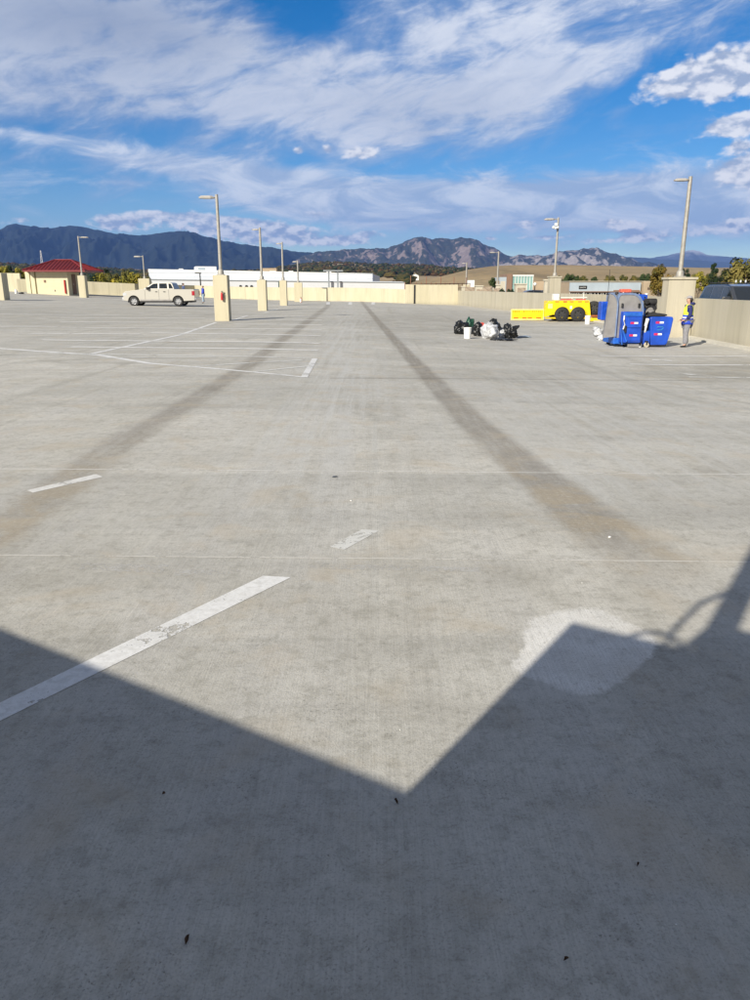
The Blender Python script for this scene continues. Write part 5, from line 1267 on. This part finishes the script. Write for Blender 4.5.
tree(504, 287.5, 10, 84, leaf_dark, 'low dark shrub between the stone pillars, left one', 0, 'shrubs between the stone pillars', 'shrub', -0.6)
tree(511, 288.3, 9, 84, leaf_dark, 'low dark shrub between the stone pillars, right one', 2, 'shrubs between the stone pillars', 'shrub', -0.6)

# ------------------------------------------------------------------ buildings beyond the deck
def along(A, B, fn, name, mat, parent, bevel=0.0):
    """box helper in a frame: local x along A->B, local y away from the viewer, z up"""
    pass
def building(name, label, A, B, cat='building', zb=-9.5):
    A = Vector(A); B = Vector(B); d = B-A; t = thing(name, label, cat, (A.x, A.y, zb), math.atan2(d.y, d.x)); return t, d.length
def store():
    A = P(149, 275, 170); B = P(372.5, 275, 186); zb = -9.5
    d = Vector((B.x-A.x, B.y-A.y, 0)); L_ = d.length; ang_ = math.atan2(d.y, d.x)
    t = thing('white_store', 'long white two tiered store behind the far parapet', 'building', (A.x, A.y, zb), ang_)
    ca, sa = math.cos(-ang_), math.sin(-ang_)
    def loc(x, y): x -= A.x; y -= A.y; return (x*ca-y*sa, x*sa+y*ca)
    za, zb_ = P(149, 269.6, 170).z-zb, P(372.5, 273.9, 186).z-zb
    bl, br = loc(A.x*1.22, A.y*1.22), loc(B.x*1.0+2, B.y*1.22)
    def slab(name, pts, z0, ztops, mat, par):
        vs = [(x, y, z0) for x, y in pts]+[(x, y, z) for (x, y), z in zip(pts, ztops)]
        return obj(name, MB().add(vs, [(3, 2, 1, 0), (4, 5, 6, 7), (0, 1, 5, 4), (1, 2, 6, 5), (2, 3, 7, 6), (3, 0, 4, 7)]), mat, par)
    slab('upper_wall', [(0, 0), (L_, 0), br, bl], 0, [za, zb_, zb_, za], store_w, t)
    o = slab('roof_cap', [(-0.1, -0.12), (L_+0.1, -0.12), (L_+0.1, 0.3), (-0.1, 0.3)], za-0.6, [za+0.12, zb_+0.12, zb_+0.12, za+0.12], white, t)
    fl = M('grey_flashing', (0.40, 0.44, 0.48), 0.6)
    l0, l1 = loc(*P(139, 275, 163).xy), loc(*P(405, 275, 182).xy); q0, q1 = P(139, 279.0, 163).z-zb, P(405, 282.3, 182).z-zb
    slab('lower_wall', [l0, l1, (l1[0]+1.5, -0.02), (-2.0, -0.02)], 0, [q0, q1, q1+0.2, q0+0.2], store_w, t)
    slab('lower_cap', [(l0[0], l0[1]-0.15), (l1[0], l1[1]-0.15), (l1[0], l1[1]-0.02), (l0[0], l0[1]-0.02)], q1-0.5, [q0+0.05, q1+0.05, q1+0.05, q0+0.05], fl, t)
    o = bpy.data.objects['lower_cap']
    for i_ in (0, 1, 2, 3): o.data.vertices[i_].co.z = (q0 if i_ in (0, 3) else q1)-0.12
    z2 = q0*0.5+q1*0.5
    slab('stripe_band', [(0, -0.03), (L_, -0.03), (L_, -0.003), (0, -0.003)], za-2, [za-1.30, zb_-1.1, zb_-1.1, za-1.30], fl, t)
    o = bpy.data.objects['stripe_band']
    for i_ in (0, 1, 2, 3): o.data.vertices[i_].co.z = (za-1.40 if i_ in (0, 3) else zb_-1.18)
    zu = za+(zb_-za)*0.24
    u = obj('rooftop_unit', MB().box(L_*0.20, L_*0.29, 2, 6, zu-0.3, zu+0.95), white, t, bevel=0.1); obj('unit_louvre', MB().box(L_*0.21, L_*0.24, 1.95, 1.99, zu+0.2, zu+0.7), store_g, u)
    for f in (0.13, 0.62, 0.8): zz = za+(zb_-za)*f; obj('roof_vent', MB().box(L_*f, L_*f+0.9, 3, 4, zz-0.1, zz+0.4), whitem, t)
    yf = lambda f: l0[1]+(l1[1]-l0[1])*f
    for dx in (0, 1.3, 2.4): obj('wall_mark', MB().box(L_*0.36+dx, L_*0.36+dx+0.7, yf(0.37)-0.12, yf(0.37)-0.06, z2-1.5, z2-0.95, 0.15), blackm, t)
    x0 = L_*0.75; zt = za+(zb_-za)*0.75
    g_ = MB(); y0_ = yf(0.7)-1.0
    g_.box(x0, x0+0.3, y0_, y0_+0.3, z2-2.5, zt+0.2).box(x0+2.1, x0+2.4, y0_, y0_+0.3, z2-2.5, zt+0.2).box(x0-1.0, x0+3.4, y0_-0.2, y0_+0.5, zt+0.2, zt+0.5)
    obj('sign_gantry', g_, M('weathered_grey_frame', (0.30, 0.33, 0.36), 0.6), t)
    obj('green_panel', MB().box(L_*0.53, L_*0.53+0.7, yf(0.53)-0.4, yf(0.53)-0.2, z2-2.2, z2-0.2), M('dark_green_panel', (0.05, 0.10, 0.09), 0.5), t)
store()
def small_lamp():
    b = P(201.0, 291, 112); t = thing('street_lamp', 'short dark street lamp in front of the white store, right of the pickup', 'street lamp', b)
    h = P(202.2, 273.5, 112).z-b.z
    obj('pole', MB().tube([(0, 0, -8), (0, 0, h)], 0.09, 8), blackm, t); obj('lamp_head', MB().box(-0.75, 0.2, -0.15, 0.15, h-0.02, h+0.16, 0.1, 0.03), blackm, t, bevel=0.03)
small_lamp()
def simple_house(px0, px1, top, d, mat, label, hz=6.0, roof=None, name='house', group=None, win=True):
    a, b = P(px0, top, d), P(px1, top, d); w = b.x-a.x; t = thing(name, label, 'building', (a.x, d, a.z-hz), 0, group)
    obj('wall', MB().box(0, w, 0, w*0.6+2, 0, hz*0.75 if roof else hz), mat, t)
    if roof: obj('roof', MB().prism([(-0.3, hz*0.75), (w*0.5, hz), (w+0.3, hz*0.75)], -0.4, w*0.6+2.4), roof, t)
    if win:
        for k in (0.25, 0.65): obj('window', MB().box(w*k, w*(k+0.14), -0.05, -0.003, hz*0.3, hz*0.55), dglass, t)
    return t
simple_house(261, 276.5, 268.2, 420, store_t, 'small tan building with pale garage door above the white store', 7)
t0 = bpy.data.objects['house']; obj('garage_door', MB().box(4.6, 8.0, -0.06, -0.003, 1.5, 5.6), white, t0)
rr_ = random.Random(8); k = 0
for px in (315.5, 319, 323, 326, 330, 333.5, 337, 341, 345.5):
    simple_house(px-1.3, px+1.3, 262.3+rr_.random()*1.2+abs(px-330)*0.06, 3420, white, 'tiny white house on the mesa skyline, number %s from the left of its row' % ['first', 'second', 'third', 'fourth', 'fifth', 'sixth', 'seventh', 'eighth', 'ninth'][k], 9, store_g, 'house', 'white houses on the mesa', False); k += 1
simple_house(421, 430, 265.5, 3450, white, 'low pale house block on the mesa edge below the rocky mountain', 9, None, 'house', None, False)
simple_house(412.3, 418.8, 274.0, 900, white, 'lone white gabled shed among the dark trees', 7, white, 'shed')
# radio mast on the left mesa
b = P(42.5, 268, 3300); mt = thing('radio_mast', 'thin pale radio mast on the mesa above the red roof', 'mast', b); hm_ = P(42.5, 250.5, 3300).z-b.z
mb = MB()
for sx in (-1, 1): mb.tube([(sx*5, 0, -5), (sx*1.2, 0, hm_)], 0.8, 5)
for i in range(7): z = hm_*i/7; w = 5-3.8*i/7; mb.tube([(-w, 0, z), (w*0.9, 0, z+hm_/7)], 0.5, 4)
obj('lattice', mb, whitem, mt)

def van():
    A = P(465.5, 286.6, 150); w = P(474.5, 286, 150).x-A.x
    t = thing('box_truck', 'white box truck parked beyond the stone wall', 'truck', (A.x, 150, A.z-2.0)); H = P(470, 280.2, 150).z-(A.z-2.0)
    obj('cargo_box', MB().box(w*0.28, w, 0, 2.3, 0.7, H), white, t, bevel=0.05); obj('cab', MB().prism([(0, 0.5), (0, 1.5), (w*0.08, H*0.72), (w*0.27, H*0.72), (w*0.27, 0.5)], 0.1, 2.2), whitem, t, bevel=0.05)
    obj('side_window', MB().box(w*0.08, w*0.22, 0.09, 0.095, 1.6, H*0.66), glass, t)
    for f in (0.15, 0.8): wheel(t, w*f, 0.2, 0.42, 0.25, -1); wheel(t, w*f, 2.1, 0.42, 0.25, 1)
van()

# street terrace beyond the right wall (carries the SUV and stone pillars)
tr_ = MB(); tr_.prism([(12.62, 16), (60, 16), (60, 128), (14, 128), (9.6, 86), (13.4, 46), (13.4, 38), (12.62, 25)], -4.4, -0.19, 'z')
o = obj('access_road', tr_, M('asphalt', (0.06, 0.06, 0.062), 0.9, var=0.2, scale=0.5, bump=0.2)); tag(o, 'asphalt access road just beyond the right wall', 'road', None, 'structure')
def pillar(px0, px1, top, d, label, cap=True, stoney=True, zb=-0.2):
    a, b = P(px0, top, d), P(px1, top, d); w = b.x-a.x; h = a.z-zb
    t = thing('stone_pillar', label, 'pillar', (a.x+w/2, d, zb), 0, 'stone pillars beyond the right wall')
    obj('shaft', MB().box(-w/2, w/2, 0, w, 0, h-0.14), pillar_c, t, bevel=0.01)
    if cap: obj('cap', MB().box(-w/2-0.08, w/2+0.08, -0.08, w+0.08, h-0.14, h), pillar_c, t, bevel=0.02)
    if stoney: obj('stone_panel', MB().box(-w*0.36, w*0.40, -0.05, -0.003, 0.1, h-0.45), stone, t)
pillar(461.8, 465.2, 286.0, 96, 'slim pale pillar below the distant lamp post and white truck', True, False)
pillar(475.8, 483.0, 285.4, 94, 'wide capped pillar right of the white truck', True, True)
pillar(493.2, 500.6, 284.2, 92, 'pillar carrying the thin pale lamp post', True, True)
pillar(516.2, 526.6, 283.4, 84, 'pillar in front of the pale green glass building', True, True)
pillar(545.0, 549.8, 279.3, 70, 'slim tall pale pillar left of the camera lamp post', True, False)
def stone_wall(px0, px1, top, d, label, mat=stone, name='stone_wall'):
    a, b = P(px0, top, d), P(px1, top, d); return tag(obj(name, MB().box(0, b.x-a.x, 0, 0.3, 0, a.z+0.2), mat, loc=(a.x, d, -0.2)), label, 'wall')
stone_wall(465.3, 475.6, 287.0, 95.5, 'brown stone wall panel between the slim pillar and the wide capped pillar')
stone_wall(483.2, 493.0, 286.8, 93.5, 'brown stone wall panel left of the pillar with the thin lamp post')
stone_wall(500.8, 505.5, 281.2, 130, 'pale wall block behind the low dark shrubs', pillar_c)
def rail():
    a, b = P(405, 283.6, 90), P(470, 283.2, 110); t = thing('railing', 'thin rusty railing with tall posts along the foot of the tan hill', 'railing', (a.x, a.y, 0))
    v = Vector((b.x-a.x, b.y-a.y, 0)); zr_ = a.z
    obj('top_rail', MB().tube([(0, 0, zr_-0.1), v+Vector((0, 0, zr_+0.1))], 0.05, 6).tube([(0, 0, zr_-0.6), v+Vector((0, 0, zr_-0.5))], 0.04, 6), M('rusty_rail', (0.26, 0.12, 0.07), 0.8), t)
    for i in range(15):
        f = i/14; p = v*f; obj('rail_post', MB().tube([(p.x, p.y, -3.5), (p.x, p.y, zr_+(0.9 if i % 3 == 1 else 0.15))], 0.05, 6), bpy.data.materials['rusty_rail'], t)
rail()

def offices():
    # green glass front and brown pier
    a = P(512.8, 274.8, 140); b = P(533.2, 274.8, 140); t = thing('office_building', 'low building with a pale green glass front and brown pier', 'building', (a.x, 140, -4.5)); w = b.x-a.x; h = a.z+4.5
    obj('glass_front', MB().box(0, w, 0, 8, 0, h), green_glass, t)
    m_ = MB()
    for i in range(8): m_.box(w*i/7-0.05, w*i/7+0.05, -0.06, -0.003, 0, h)
    m_.box(0, w, -0.08, -0.061, h*0.62, h*0.62+0.12); m_.box(-0.1, w+0.1, -0.1, -0.081, h-0.25, h); obj('mullion', m_, whitem, t)
    x0 = P(506.8, 274, 140).x-a.x; x1 = P(512.2, 274, 140).x-a.x
    obj('brown_pier', MB().box(x0, x1, -0.3, 7.5, 0, h+0.15), brown, t); obj('grey_pier', MB().box(x0-1.2, x0-0.02, 0, 7, 0, h-0.4), store_g, t)
    x2 = P(496, 281, 140).x-a.x; obj('side_wing', MB().box(x2, x0-1.25, 0.2, 6, 0, P(498, 280.8, 140).z+4.5), store_t, t)
    c0_, c1_ = P(533.4, 281.2, 140), P(570, 281.2, 140); obj('tan_wing', MB().box(w+0.02, c1_.x-a.x, 0.1, 8, 0, c0_.z+4.5), store_t, t)
offices()
def shops():
    d = 125.0; X = lambda px: P(px, 285, d).x; Zw = lambda py: P(600, py, d).z+4.5
    t = thing('shop_row', 'row of shops with blue grey fascia and dark windows behind the machines', 'building', (X(570), d, -4.5)); x0 = X(570)
    LX = lambda px: X(px)-x0
    obj('wall', MB().box(0, LX(664), 0.4, 14, 0, Zw(281.6)), store_t, t)
    obj('roof_trim', MB().box(-0.1, LX(664)+0.1, 0.2, 14.1, Zw(281.6), Zw(281.0)), pillar_c, t)
    obj('fascia', MB().box(0, LX(641), 0.0, 0.39, Zw(291.2), Zw(282.6)), store_g, t)
    s_ = obj('shop_sign', MB().box(LX(579.0), LX(587.0), -0.08, -0.003, Zw(289), Zw(285.7)), blackm, t)
    rnd = random.Random(4); lm = MB(); x = LX(580.0)
    while x < LX(586): lm.box(x, x+0.05, -0.09, -0.081, Zw(287.9), Zw(286.9)); lm.box(x+0.05, x+0.11, -0.09, -0.081, Zw(287.9 if rnd.random() < .5 else 287.3), Zw(287.5 if rnd.random() < .5 else 286.9)); x += 0.17
    obj('sign_lettering', lm, lens, s_)
    obj('canopy_edge', MB().box(0, LX(641), -0.3, -0.01, Zw(292.2), Zw(291.25)), brown, t)
    for a, b in ((563.5+7, 577), (579.5, 590.5), (592.2, 602), (604, 613), (615, 628), (630, 640)):
        w_ = obj('window', MB().box(LX(a), LX(b), 0.05, 0.395, 0.3, Zw(292.3)), dglass, t)
        fm = MB(); n = 3
        for i in range(n+1): xx = LX(a)+(LX(b)-LX(a))*i/n; fm.box(xx-0.05, xx+0.05, 0.0, 0.045, 0.3, Zw(292.3))
        fm.box(LX(a), LX(b), -0.01, -0.001, Zw(296), Zw(295.4)); obj('frame', fm, whitem, w_)
    obj('brown_fascia', MB().box(LX(614), LX(640), -0.06, -0.003, Zw(291.1), Zw(290.0)), brown, t)
    pr = obj('sign_pier', MB().box(LX(643), LX(660.5), -0.25, 0.38, 0, Zw(281.3)), store_t, t)
    lm = MB(); x = LX(647.3); rnd = random.Random(9)
    while x < LX(656):
        hgt_ = 286.2 if rnd.random() < 0.35 else 287.2
        lm.box(x, x+0.06, -0.29, -0.251, Zw(290.0), Zw(hgt_)); lm.box(x+0.06, x+0.14, -0.29, -0.251, Zw(288.9), Zw(288.3)); lm.box(x+0.14, x+0.19, -0.29, -0.251, Zw(290.0), Zw(287.4)); x += 0.24
    obj('sign_lettering', lm, M('dark_brown_letters', (0.06, 0.035, 0.03), 0.6), pr)
shops()
def parked(px, py, d, label, rz):
    a = P(px, py, d)
    lower = [(-2.3, 0.5), (-2.32, 0.75), (-2.1, 0.88), (-1.1, 0.98), (1.5, 1.0), (2.25, 0.98), (2.3, 0.55)]
    cab = [(-1.1, 0.97), (-0.4, 1.38), (0.1, 1.44), (0.8, 1.42), (1.6, 0.99)]
    wins = [[(-0.75, 1.02), (-0.33, 1.34), (0.05, 1.38), (0.05, 1.02)], [(0.14, 1.02), (0.14, 1.38), (0.72, 1.35), (1.2, 1.02)]]
    vehicle('parked_car', label, 'car', (a.x, d, a.z-1.44), rz, dark_car, lower, cab, (-1.45, 1.35), 0.33, 1.8, 0.98, 1.44, wins, (-1.1, 0.97, -0.4, 1.38), (1.6, 0.99, 0.8, 1.42))
parked(531, 289.9, 78, 'dark parked car roof showing just above the right wall, left of its pair', 0.05)
parked(540.5, 290.2, 79.5, 'dark parked car roof beside the slim tall pillar', 0.0)
b = P(535, 284.2, 82); gl = thing('globe_lamp', 'white globe lamp above the parked cars', 'street lamp', (b.x, b.y, -0.2))
obj('post', MB().tube([(0, 0, 0), (0, 0, b.z)], 0.05, 8), blackm, gl); obj('globe', MB().lathe([(0, -0.18), (0.12, -0.14), (0.18, 0), (0.12, 0.14), (0, 0.18)], c=(0, 0, b.z+0.2), n=14), white, gl)
for i, px in enumerate((735.8, 740.5, 745.5)):
    b = P(px, 282.5, 92); fl = thing('flood_light', 'small white floodlight in front of the big olive tree, %s of three' % ('leftmost', 'middle', 'rightmost')[i], 'floodlight', b, 0, 'three floodlights before the olive tree')
    obj('housing', MB().box(-0.06, 0.06, -0.08, 0.08, 0, 0.28), white, fl, bevel=0.02); obj('stem', MB().tube([(0, 0, -3), (0, 0, 0)], 0.03, 6), blackm, fl)

# ------------------------------------------------------------------ haze
HAZE_D = 3.7e-5
hz = MB().box(-16000, 16000, -300, 22800, -14, 1500)
hm2 = bpy.data.materials.new('haze'); hm2.use_nodes = True; ht = hm2.node_tree
for n in list(ht.nodes):
    if n.type != 'OUTPUT_MATERIAL': ht.nodes.remove(n)
pv = ht.nodes.new('ShaderNodeVolumePrincipled'); pv.inputs['Color'].default_value = (0.20, 0.40, 1.0, 1); pv.inputs['Density'].default_value = HAZE_D; pv.inputs['Anisotropy'].default_value = 0.0
ht.links.new(pv.outputs[0], [n for n in ht.nodes if n.type == 'OUTPUT_MATERIAL'][0].inputs['Volume'])
USE_HAZE = True
if USE_HAZE: tag(obj('haze', hz, hm2), 'thin blue air between the deck and the mountains', 'haze', None, 'stuff')

# ------------------------------------------------------------------ sky, clouds, sun
w = bpy.data.worlds.new('World'); sc.world = w; w.use_nodes = True
t = NT(w.node_tree); bg = w.node_tree.nodes['Background']
SKY_STR = 0.10
bg.inputs['Strength'].default_value = SKY_STR
sk = t.n.new('ShaderNodeTexSky'); sk.sky_type = 'NISHITA'; sk.sun_disc = False; sk.sun_elevation = SUN_EL; sk.sun_rotation = SUN_AZ+math.pi
sk.air_density = 1.0; sk.dust_density = 0.4; sk.ozone_density = 2.0; sk.altitude = 1600
hs = t.n.new('ShaderNodeHueSaturation'); hs.inputs['Saturation'].default_value = 1.5; hs.inputs['Value'].default_value = 0.70; hs.inputs['Hue'].default_value = 0.505
t.l.new(sk.outputs[0], hs.inputs['Color']); skyc = hs.outputs[0]
tc = t.n.new('ShaderNodeTexCoord'); dirv = tc.outputs['Generated']; s3 = t.sep(dirv)
az = t.m('MULTIPLY', t.m('ARCTAN2', s3[0], s3[1]), 57.2958); el = t.m('MULTIPLY', t.m('ARCSINE', s3[2]), 57.2958)
def ae(px, py):
    d = ray(px, py).normalized(); return math.degrees(math.atan2(d.x, d.y)), math.degrees(math.asin(d.z))
def E(px, py, rx, ry, rot, amp, p=1.0):
    """soft elliptical cloud bank, centre and half sizes from the survey (13 px per degree)"""
    a0, e0 = ae(px, py); c, s_ = math.cos(R(rot)), math.sin(R(rot)); k = 13.0*math.sqrt(p)
    A, B = c*k/rx, s_*k/rx; C, D = -s_*k/ry, c*k/ry
    u = t.m('MULTIPLY_ADD', az, A, t.m('MULTIPLY_ADD', el, B, -A*a0-B*e0)) if rot else t.m('MULTIPLY_ADD', az, A, -A*a0)
    v = t.m('MULTIPLY_ADD', az, C, t.m('MULTIPLY_ADD', el, D, -C*a0-D*e0)) if rot else t.m('MULTIPLY_ADD', el, D, -D*e0)
    return (t.m('POWER', 0.36788, t.m('MULTIPLY_ADD', u, u, t.mul(v, v))), amp)
def total(L_):
    r_ = 0.0
    for q, amp in L_: r_ = t.m('MULTIPLY_ADD', q, amp, r_)
    return r_
# coordinates on a cloud layer overhead give natural foreshortening to the cirrus
inv = t.m('DIVIDE', 1.0, t.m('MAXIMUM', t.add(s3[2], 0.06), 0.02))
lay = t.comb(t.mul(s3[0], inv), t.mul(s3[1], inv), 0.0)
ang_v = t.comb(t.mul(az, 0.1), t.mul(el, 0.1), 0.0)
rotm = t.n.new('ShaderNodeMapping'); rotm.inputs['Rotation'].default_value = (0, 0, R(-14)); t.l.new(ang_v, rotm.inputs[0]); rv = rotm.outputs[0]
wisp = t.noise(t.scale(rv, (0.7, 1.9, 1)), 1.6, 7, 0.58, 0.55)
wisp2 = t.noise(t.scale(rv, (1.1, 3.4, 1)), 2.4, 7, 0.66, 0.6)
n_hi = t.add(t.mul(wisp, 0.76), t.mul(wisp2, 0.24))
HI = total([E(60, 55, 260, 62, -8, 0.95), E(330, 95, 240, 40, -4, 0.75), E(480, 60, 230, 85, 8, 1.0), E(440, 0, 340, 45, 0, 0.7), E(680, 5, 120, 38, 18, 0.6), E(40, 0, 200, 30, 0, 0.45), E(450, 120, 90, 22, 10, 0.4), E(60, 110, 160, 30, 0, 0.35), E(-200, 60, 200, 120, 0, 0.9), E(950, 60, 180, 100, 0, 0.5),
            E(335, 28, 42, 26, -20, -0.85), E(640, 105, 110, 30, 18, -0.5), E(740, 50, 50, 30, 0, -0.4), E(215, 5, 60, 20, 0, -0.3), E(130, 45, 70, 12, -8, -0.35), E(40, 125, 90, 14, 0, -0.45), E(210, 125, 60, 12, 0, -0.4), E(265, 60, 40, 16, 20, -0.3)])
d_hi = t.ss(t.add(HI, t.mul(t.sub(n_hi, 0.5), 5.0)), 0.35, 1.95, 0.0, 0.95)
BAND = total([E(160, 162, 110, 11, -5, 0.95), E(290, 185, 120, 15, -9, 0.85), E(400, 200, 190, 20, -2, 0.95), E(540, 195, 180, 20, 0, 1.0), E(690, 200, 130, 24, 0, 1.0), E(560, 225, 260, 10, 0, 0.45), E(10, 133, 50, 5, -4, 0.7), E(122, 183, 26, 2.6, 0, 0.7), E(330, 215, 120, 10, -6, 0.5), E(900, 200, 200, 30, 0, 0.8), E(-250, 170, 200, 25, 0, 0.6)])
wb_ = t.noise(t.scale(ang_v, (0.7, 2.0, 1)), 2.6, 7, 0.64, 0.7)
d_band = t.ss(t.add(BAND, t.mul(t.sub(wb_, 0.5), 2.4)), 0.20, 1.25, 0.0, 0.92)
# cumulus with crisp tops
cn = t.noise(t.scale(ang_v, (1.0, 1.8, 1)), 6.5, 7, 0.55, 0.2); cn_up = None
CU = total([E(715, 72, 50, 15, 10, 1.3), E(735, 84, 38, 13, 0, 0.6), E(690, 80, 34, 10, 0, 0.5), E(742, 124, 32, 9, 5, 1.3), E(745, 170, 28, 12, 0, 1.0), E(790, 170, 40, 20, 0, 0.9), E(740, 146, 15, 4, 0, 0.6), E(362, 153, 20, 7, 0, 0.95), E(328, 149, 7, 4.5, 0, 0.8), E(299, 150.5, 8, 4.5, 0, 0.75),
            E(115, 223, 24, 7.5, -6, 1.0), E(150, 214, 20, 4, 0, 0.75), E(215, 218, 40, 6, -3, 0.6), E(215, 230, 34, 6, 0, 0.8), E(255, 227, 26, 6, 0, 0.8), E(290, 231, 40, 7, 0, 0.75), E(262, 240, 60, 6, 0, 0.6), E(315, 214, 26, 4, 0, 0.6), E(330, 243, 50, 5, 0, 0.5), E(20, 219, 16, 4, 0, 0.5), E(45, 226, 60, 3, 0, 0.35), E(180, 221, 50, 6, 0, 0.5),
            E(369, 234, 16, 4, 0, 0.75), E(345, 240, 24, 4, 0, 0.6), E(528, 224, 11, 4.5, 0, 0.9), E(609, 224, 12, 6, 0, 0.9), E(632, 226, 12, 6, 0, 0.9), E(490, 238.5, 8, 2.2, 0, 0.8), E(497, 230, 9, 1.6, 0, 0.6), E(548, 237, 30, 2.4, 0, 0.8), E(640, 237, 22, 4.5, 0, 0.75), E(690, 232, 40, 7, 0, 0.5), E(742, 224, 22, 7, 0, 0.85), E(600, 241, 46, 3.0, 0, 0.5), E(415, 226, 20, 3, 0, 0.4)])
cnS = t.noise(t.scale(ang_v, (1.0, 1.7, 1)), 9.5, 6, 0.58, 0.1)
lowk = t.ss(el, 5.2, 4.2)
cn = t.add(t.mul(cn, t.sub(1.0, lowk)), t.mul(cnS, lowk))
cval = t.add(CU, t.mul(t.sub(cn, 0.5), 1.5)); d_cu = t.ss(cval, 0.34, 0.78)
LOW = total([E(640, 240, 210, 16, 0, 0.75), E(380, 240, 150, 12, 0, 0.45), E(120, 236, 200, 10, 0, 0.25)])
d_low = t.ss(t.add(LOW, t.mul(t.sub(wb_, 0.5), 0.8)), 0.15, 1.1, 0, 0.48)
K = 1.0/SKY_STR
def cc(r_, g_, b_): return tuple(v*K for v in (r_, g_, b_))
EXP_FIX = 0.66
def ck(r_, g_, b_): return cc(r_*EXP_FIX, g_*EXP_FIX, b_*EXP_FIX)
shade_hi = t.ss(t.add(t.mul(wisp2, 0.45), t.mul(d_hi, 0.35)), 0.30, 0.66)
c_hi = t.mix(shade_hi, ck(0.40, 0.50, 0.70), ck(0.84, 0.88, 0.96))
c_hi = t.mix(total([E(100, 20, 170, 40, 0, 0.75), E(60, 105, 150, 28, 0, 0.35), E(430, 110, 120, 30, 0, 0.35)]), c_hi, ck(0.25, 0.32, 0.47))
c_band = t.mix(t.ss(wb_, 0.38, 0.66), ck(0.42, 0.54, 0.74), ck(0.80, 0.86, 0.95))
va = t.n.new('ShaderNodeVectorMath'); va.operation = 'ADD'; t.l.new(ang_v, va.inputs[0]); va.inputs[1].default_value = (-0.01, 0.055, 0)
cn2 = t.noise(t.scale(va.outputs[0], (1.0, 1.8, 1)), 6.5, 5, 0.5, 0.2)
va2 = t.n.new('ShaderNodeVectorMath'); va2.operation = 'ADD'; t.l.new(ang_v, va2.inputs[0]); va2.inputs[1].default_value = (-0.01, 0.035, 0)
cnS2 = t.noise(t.scale(va2.outputs[0], (1.0, 1.7, 1)), 9.5, 4, 0.5, 0.1)
cn2 = t.add(t.mul(cn2, t.sub(1.0, lowk)), t.mul(cnS2, lowk))
c_cu = t.mix(t.ss(t.sub(cn, cn2), -0.16, 0.13), ck(0.42, 0.50, 0.66), ck(1.0, 1.0, 1.02))  # bright tops and shaded undersides are painted into the cumulus colour
unseen_cover = t.m('MAXIMUM', t.ss(el, 24, 36), t.ss(t.m('ABSOLUTE', az), 50, 75))  # unseen cloud cover overhead and behind, added to grey the ambient light
c = t.mix(t.mul(unseen_cover, t.ss(wisp, 0.35, 0.6, 0.6, 0.95)), skyc, ck(0.295, 0.315, 0.36))
c = t.mix(d_hi, c, c_hi); c = t.mix(d_low, c, ck(0.33, 0.47, 0.70)); c = t.mix(d_band, c, c_band); c = t.mix(t.mul(d_cu, 0.93), c, c_cu)
t.l.new(c, bg.inputs['Color'])
w.cycles.sampling_method = 'MANUAL'; w.cycles.sample_map_resolution = 512

sun = bpy.data.lights.new('sun', 'SUN'); sun.energy = 4.4; sun.angle = R(0.53); sun.color = (1.0, 0.93, 0.80)
so = bpy.data.objects.new('sun', sun); col.objects.link(so)
Ldir = Vector((math.sin(SUN_AZ)*math.cos(SUN_EL), math.cos(SUN_AZ)*math.cos(SUN_EL), -math.sin(SUN_EL)))
so.rotation_euler = Ldir.to_track_quat('-Z', 'Y').to_euler()

cd_ = bpy.data.cameras.new('camera'); cd_.sensor_fit = 'VERTICAL'; cd_.sensor_height = 36; cd_.sensor_width = 27; cd_.lens = 36*FL/1000
cd_.clip_start = 0.05; cd_.clip_end = 90000
co = bpy.data.objects.new('camera', cd_); col.objects.link(co); co.location = (0, 0, CAM_Z); co.rotation_euler = (math.pi/2-PITCH, 0, 0)
sc.camera = co
sc.view_settings.view_transform = 'Standard'; sc.view_settings.look = 'None'; sc.view_settings.exposure = 0.6; sc.view_settings.gamma = 1.0
sc.cycles.use_denoising = True; sc.cycles.max_bounces = 5; sc.cycles.volume_bounces = 0; sc.cycles.transparent_max_bounces = 8
sc.cycles.use_adaptive_sampling = True
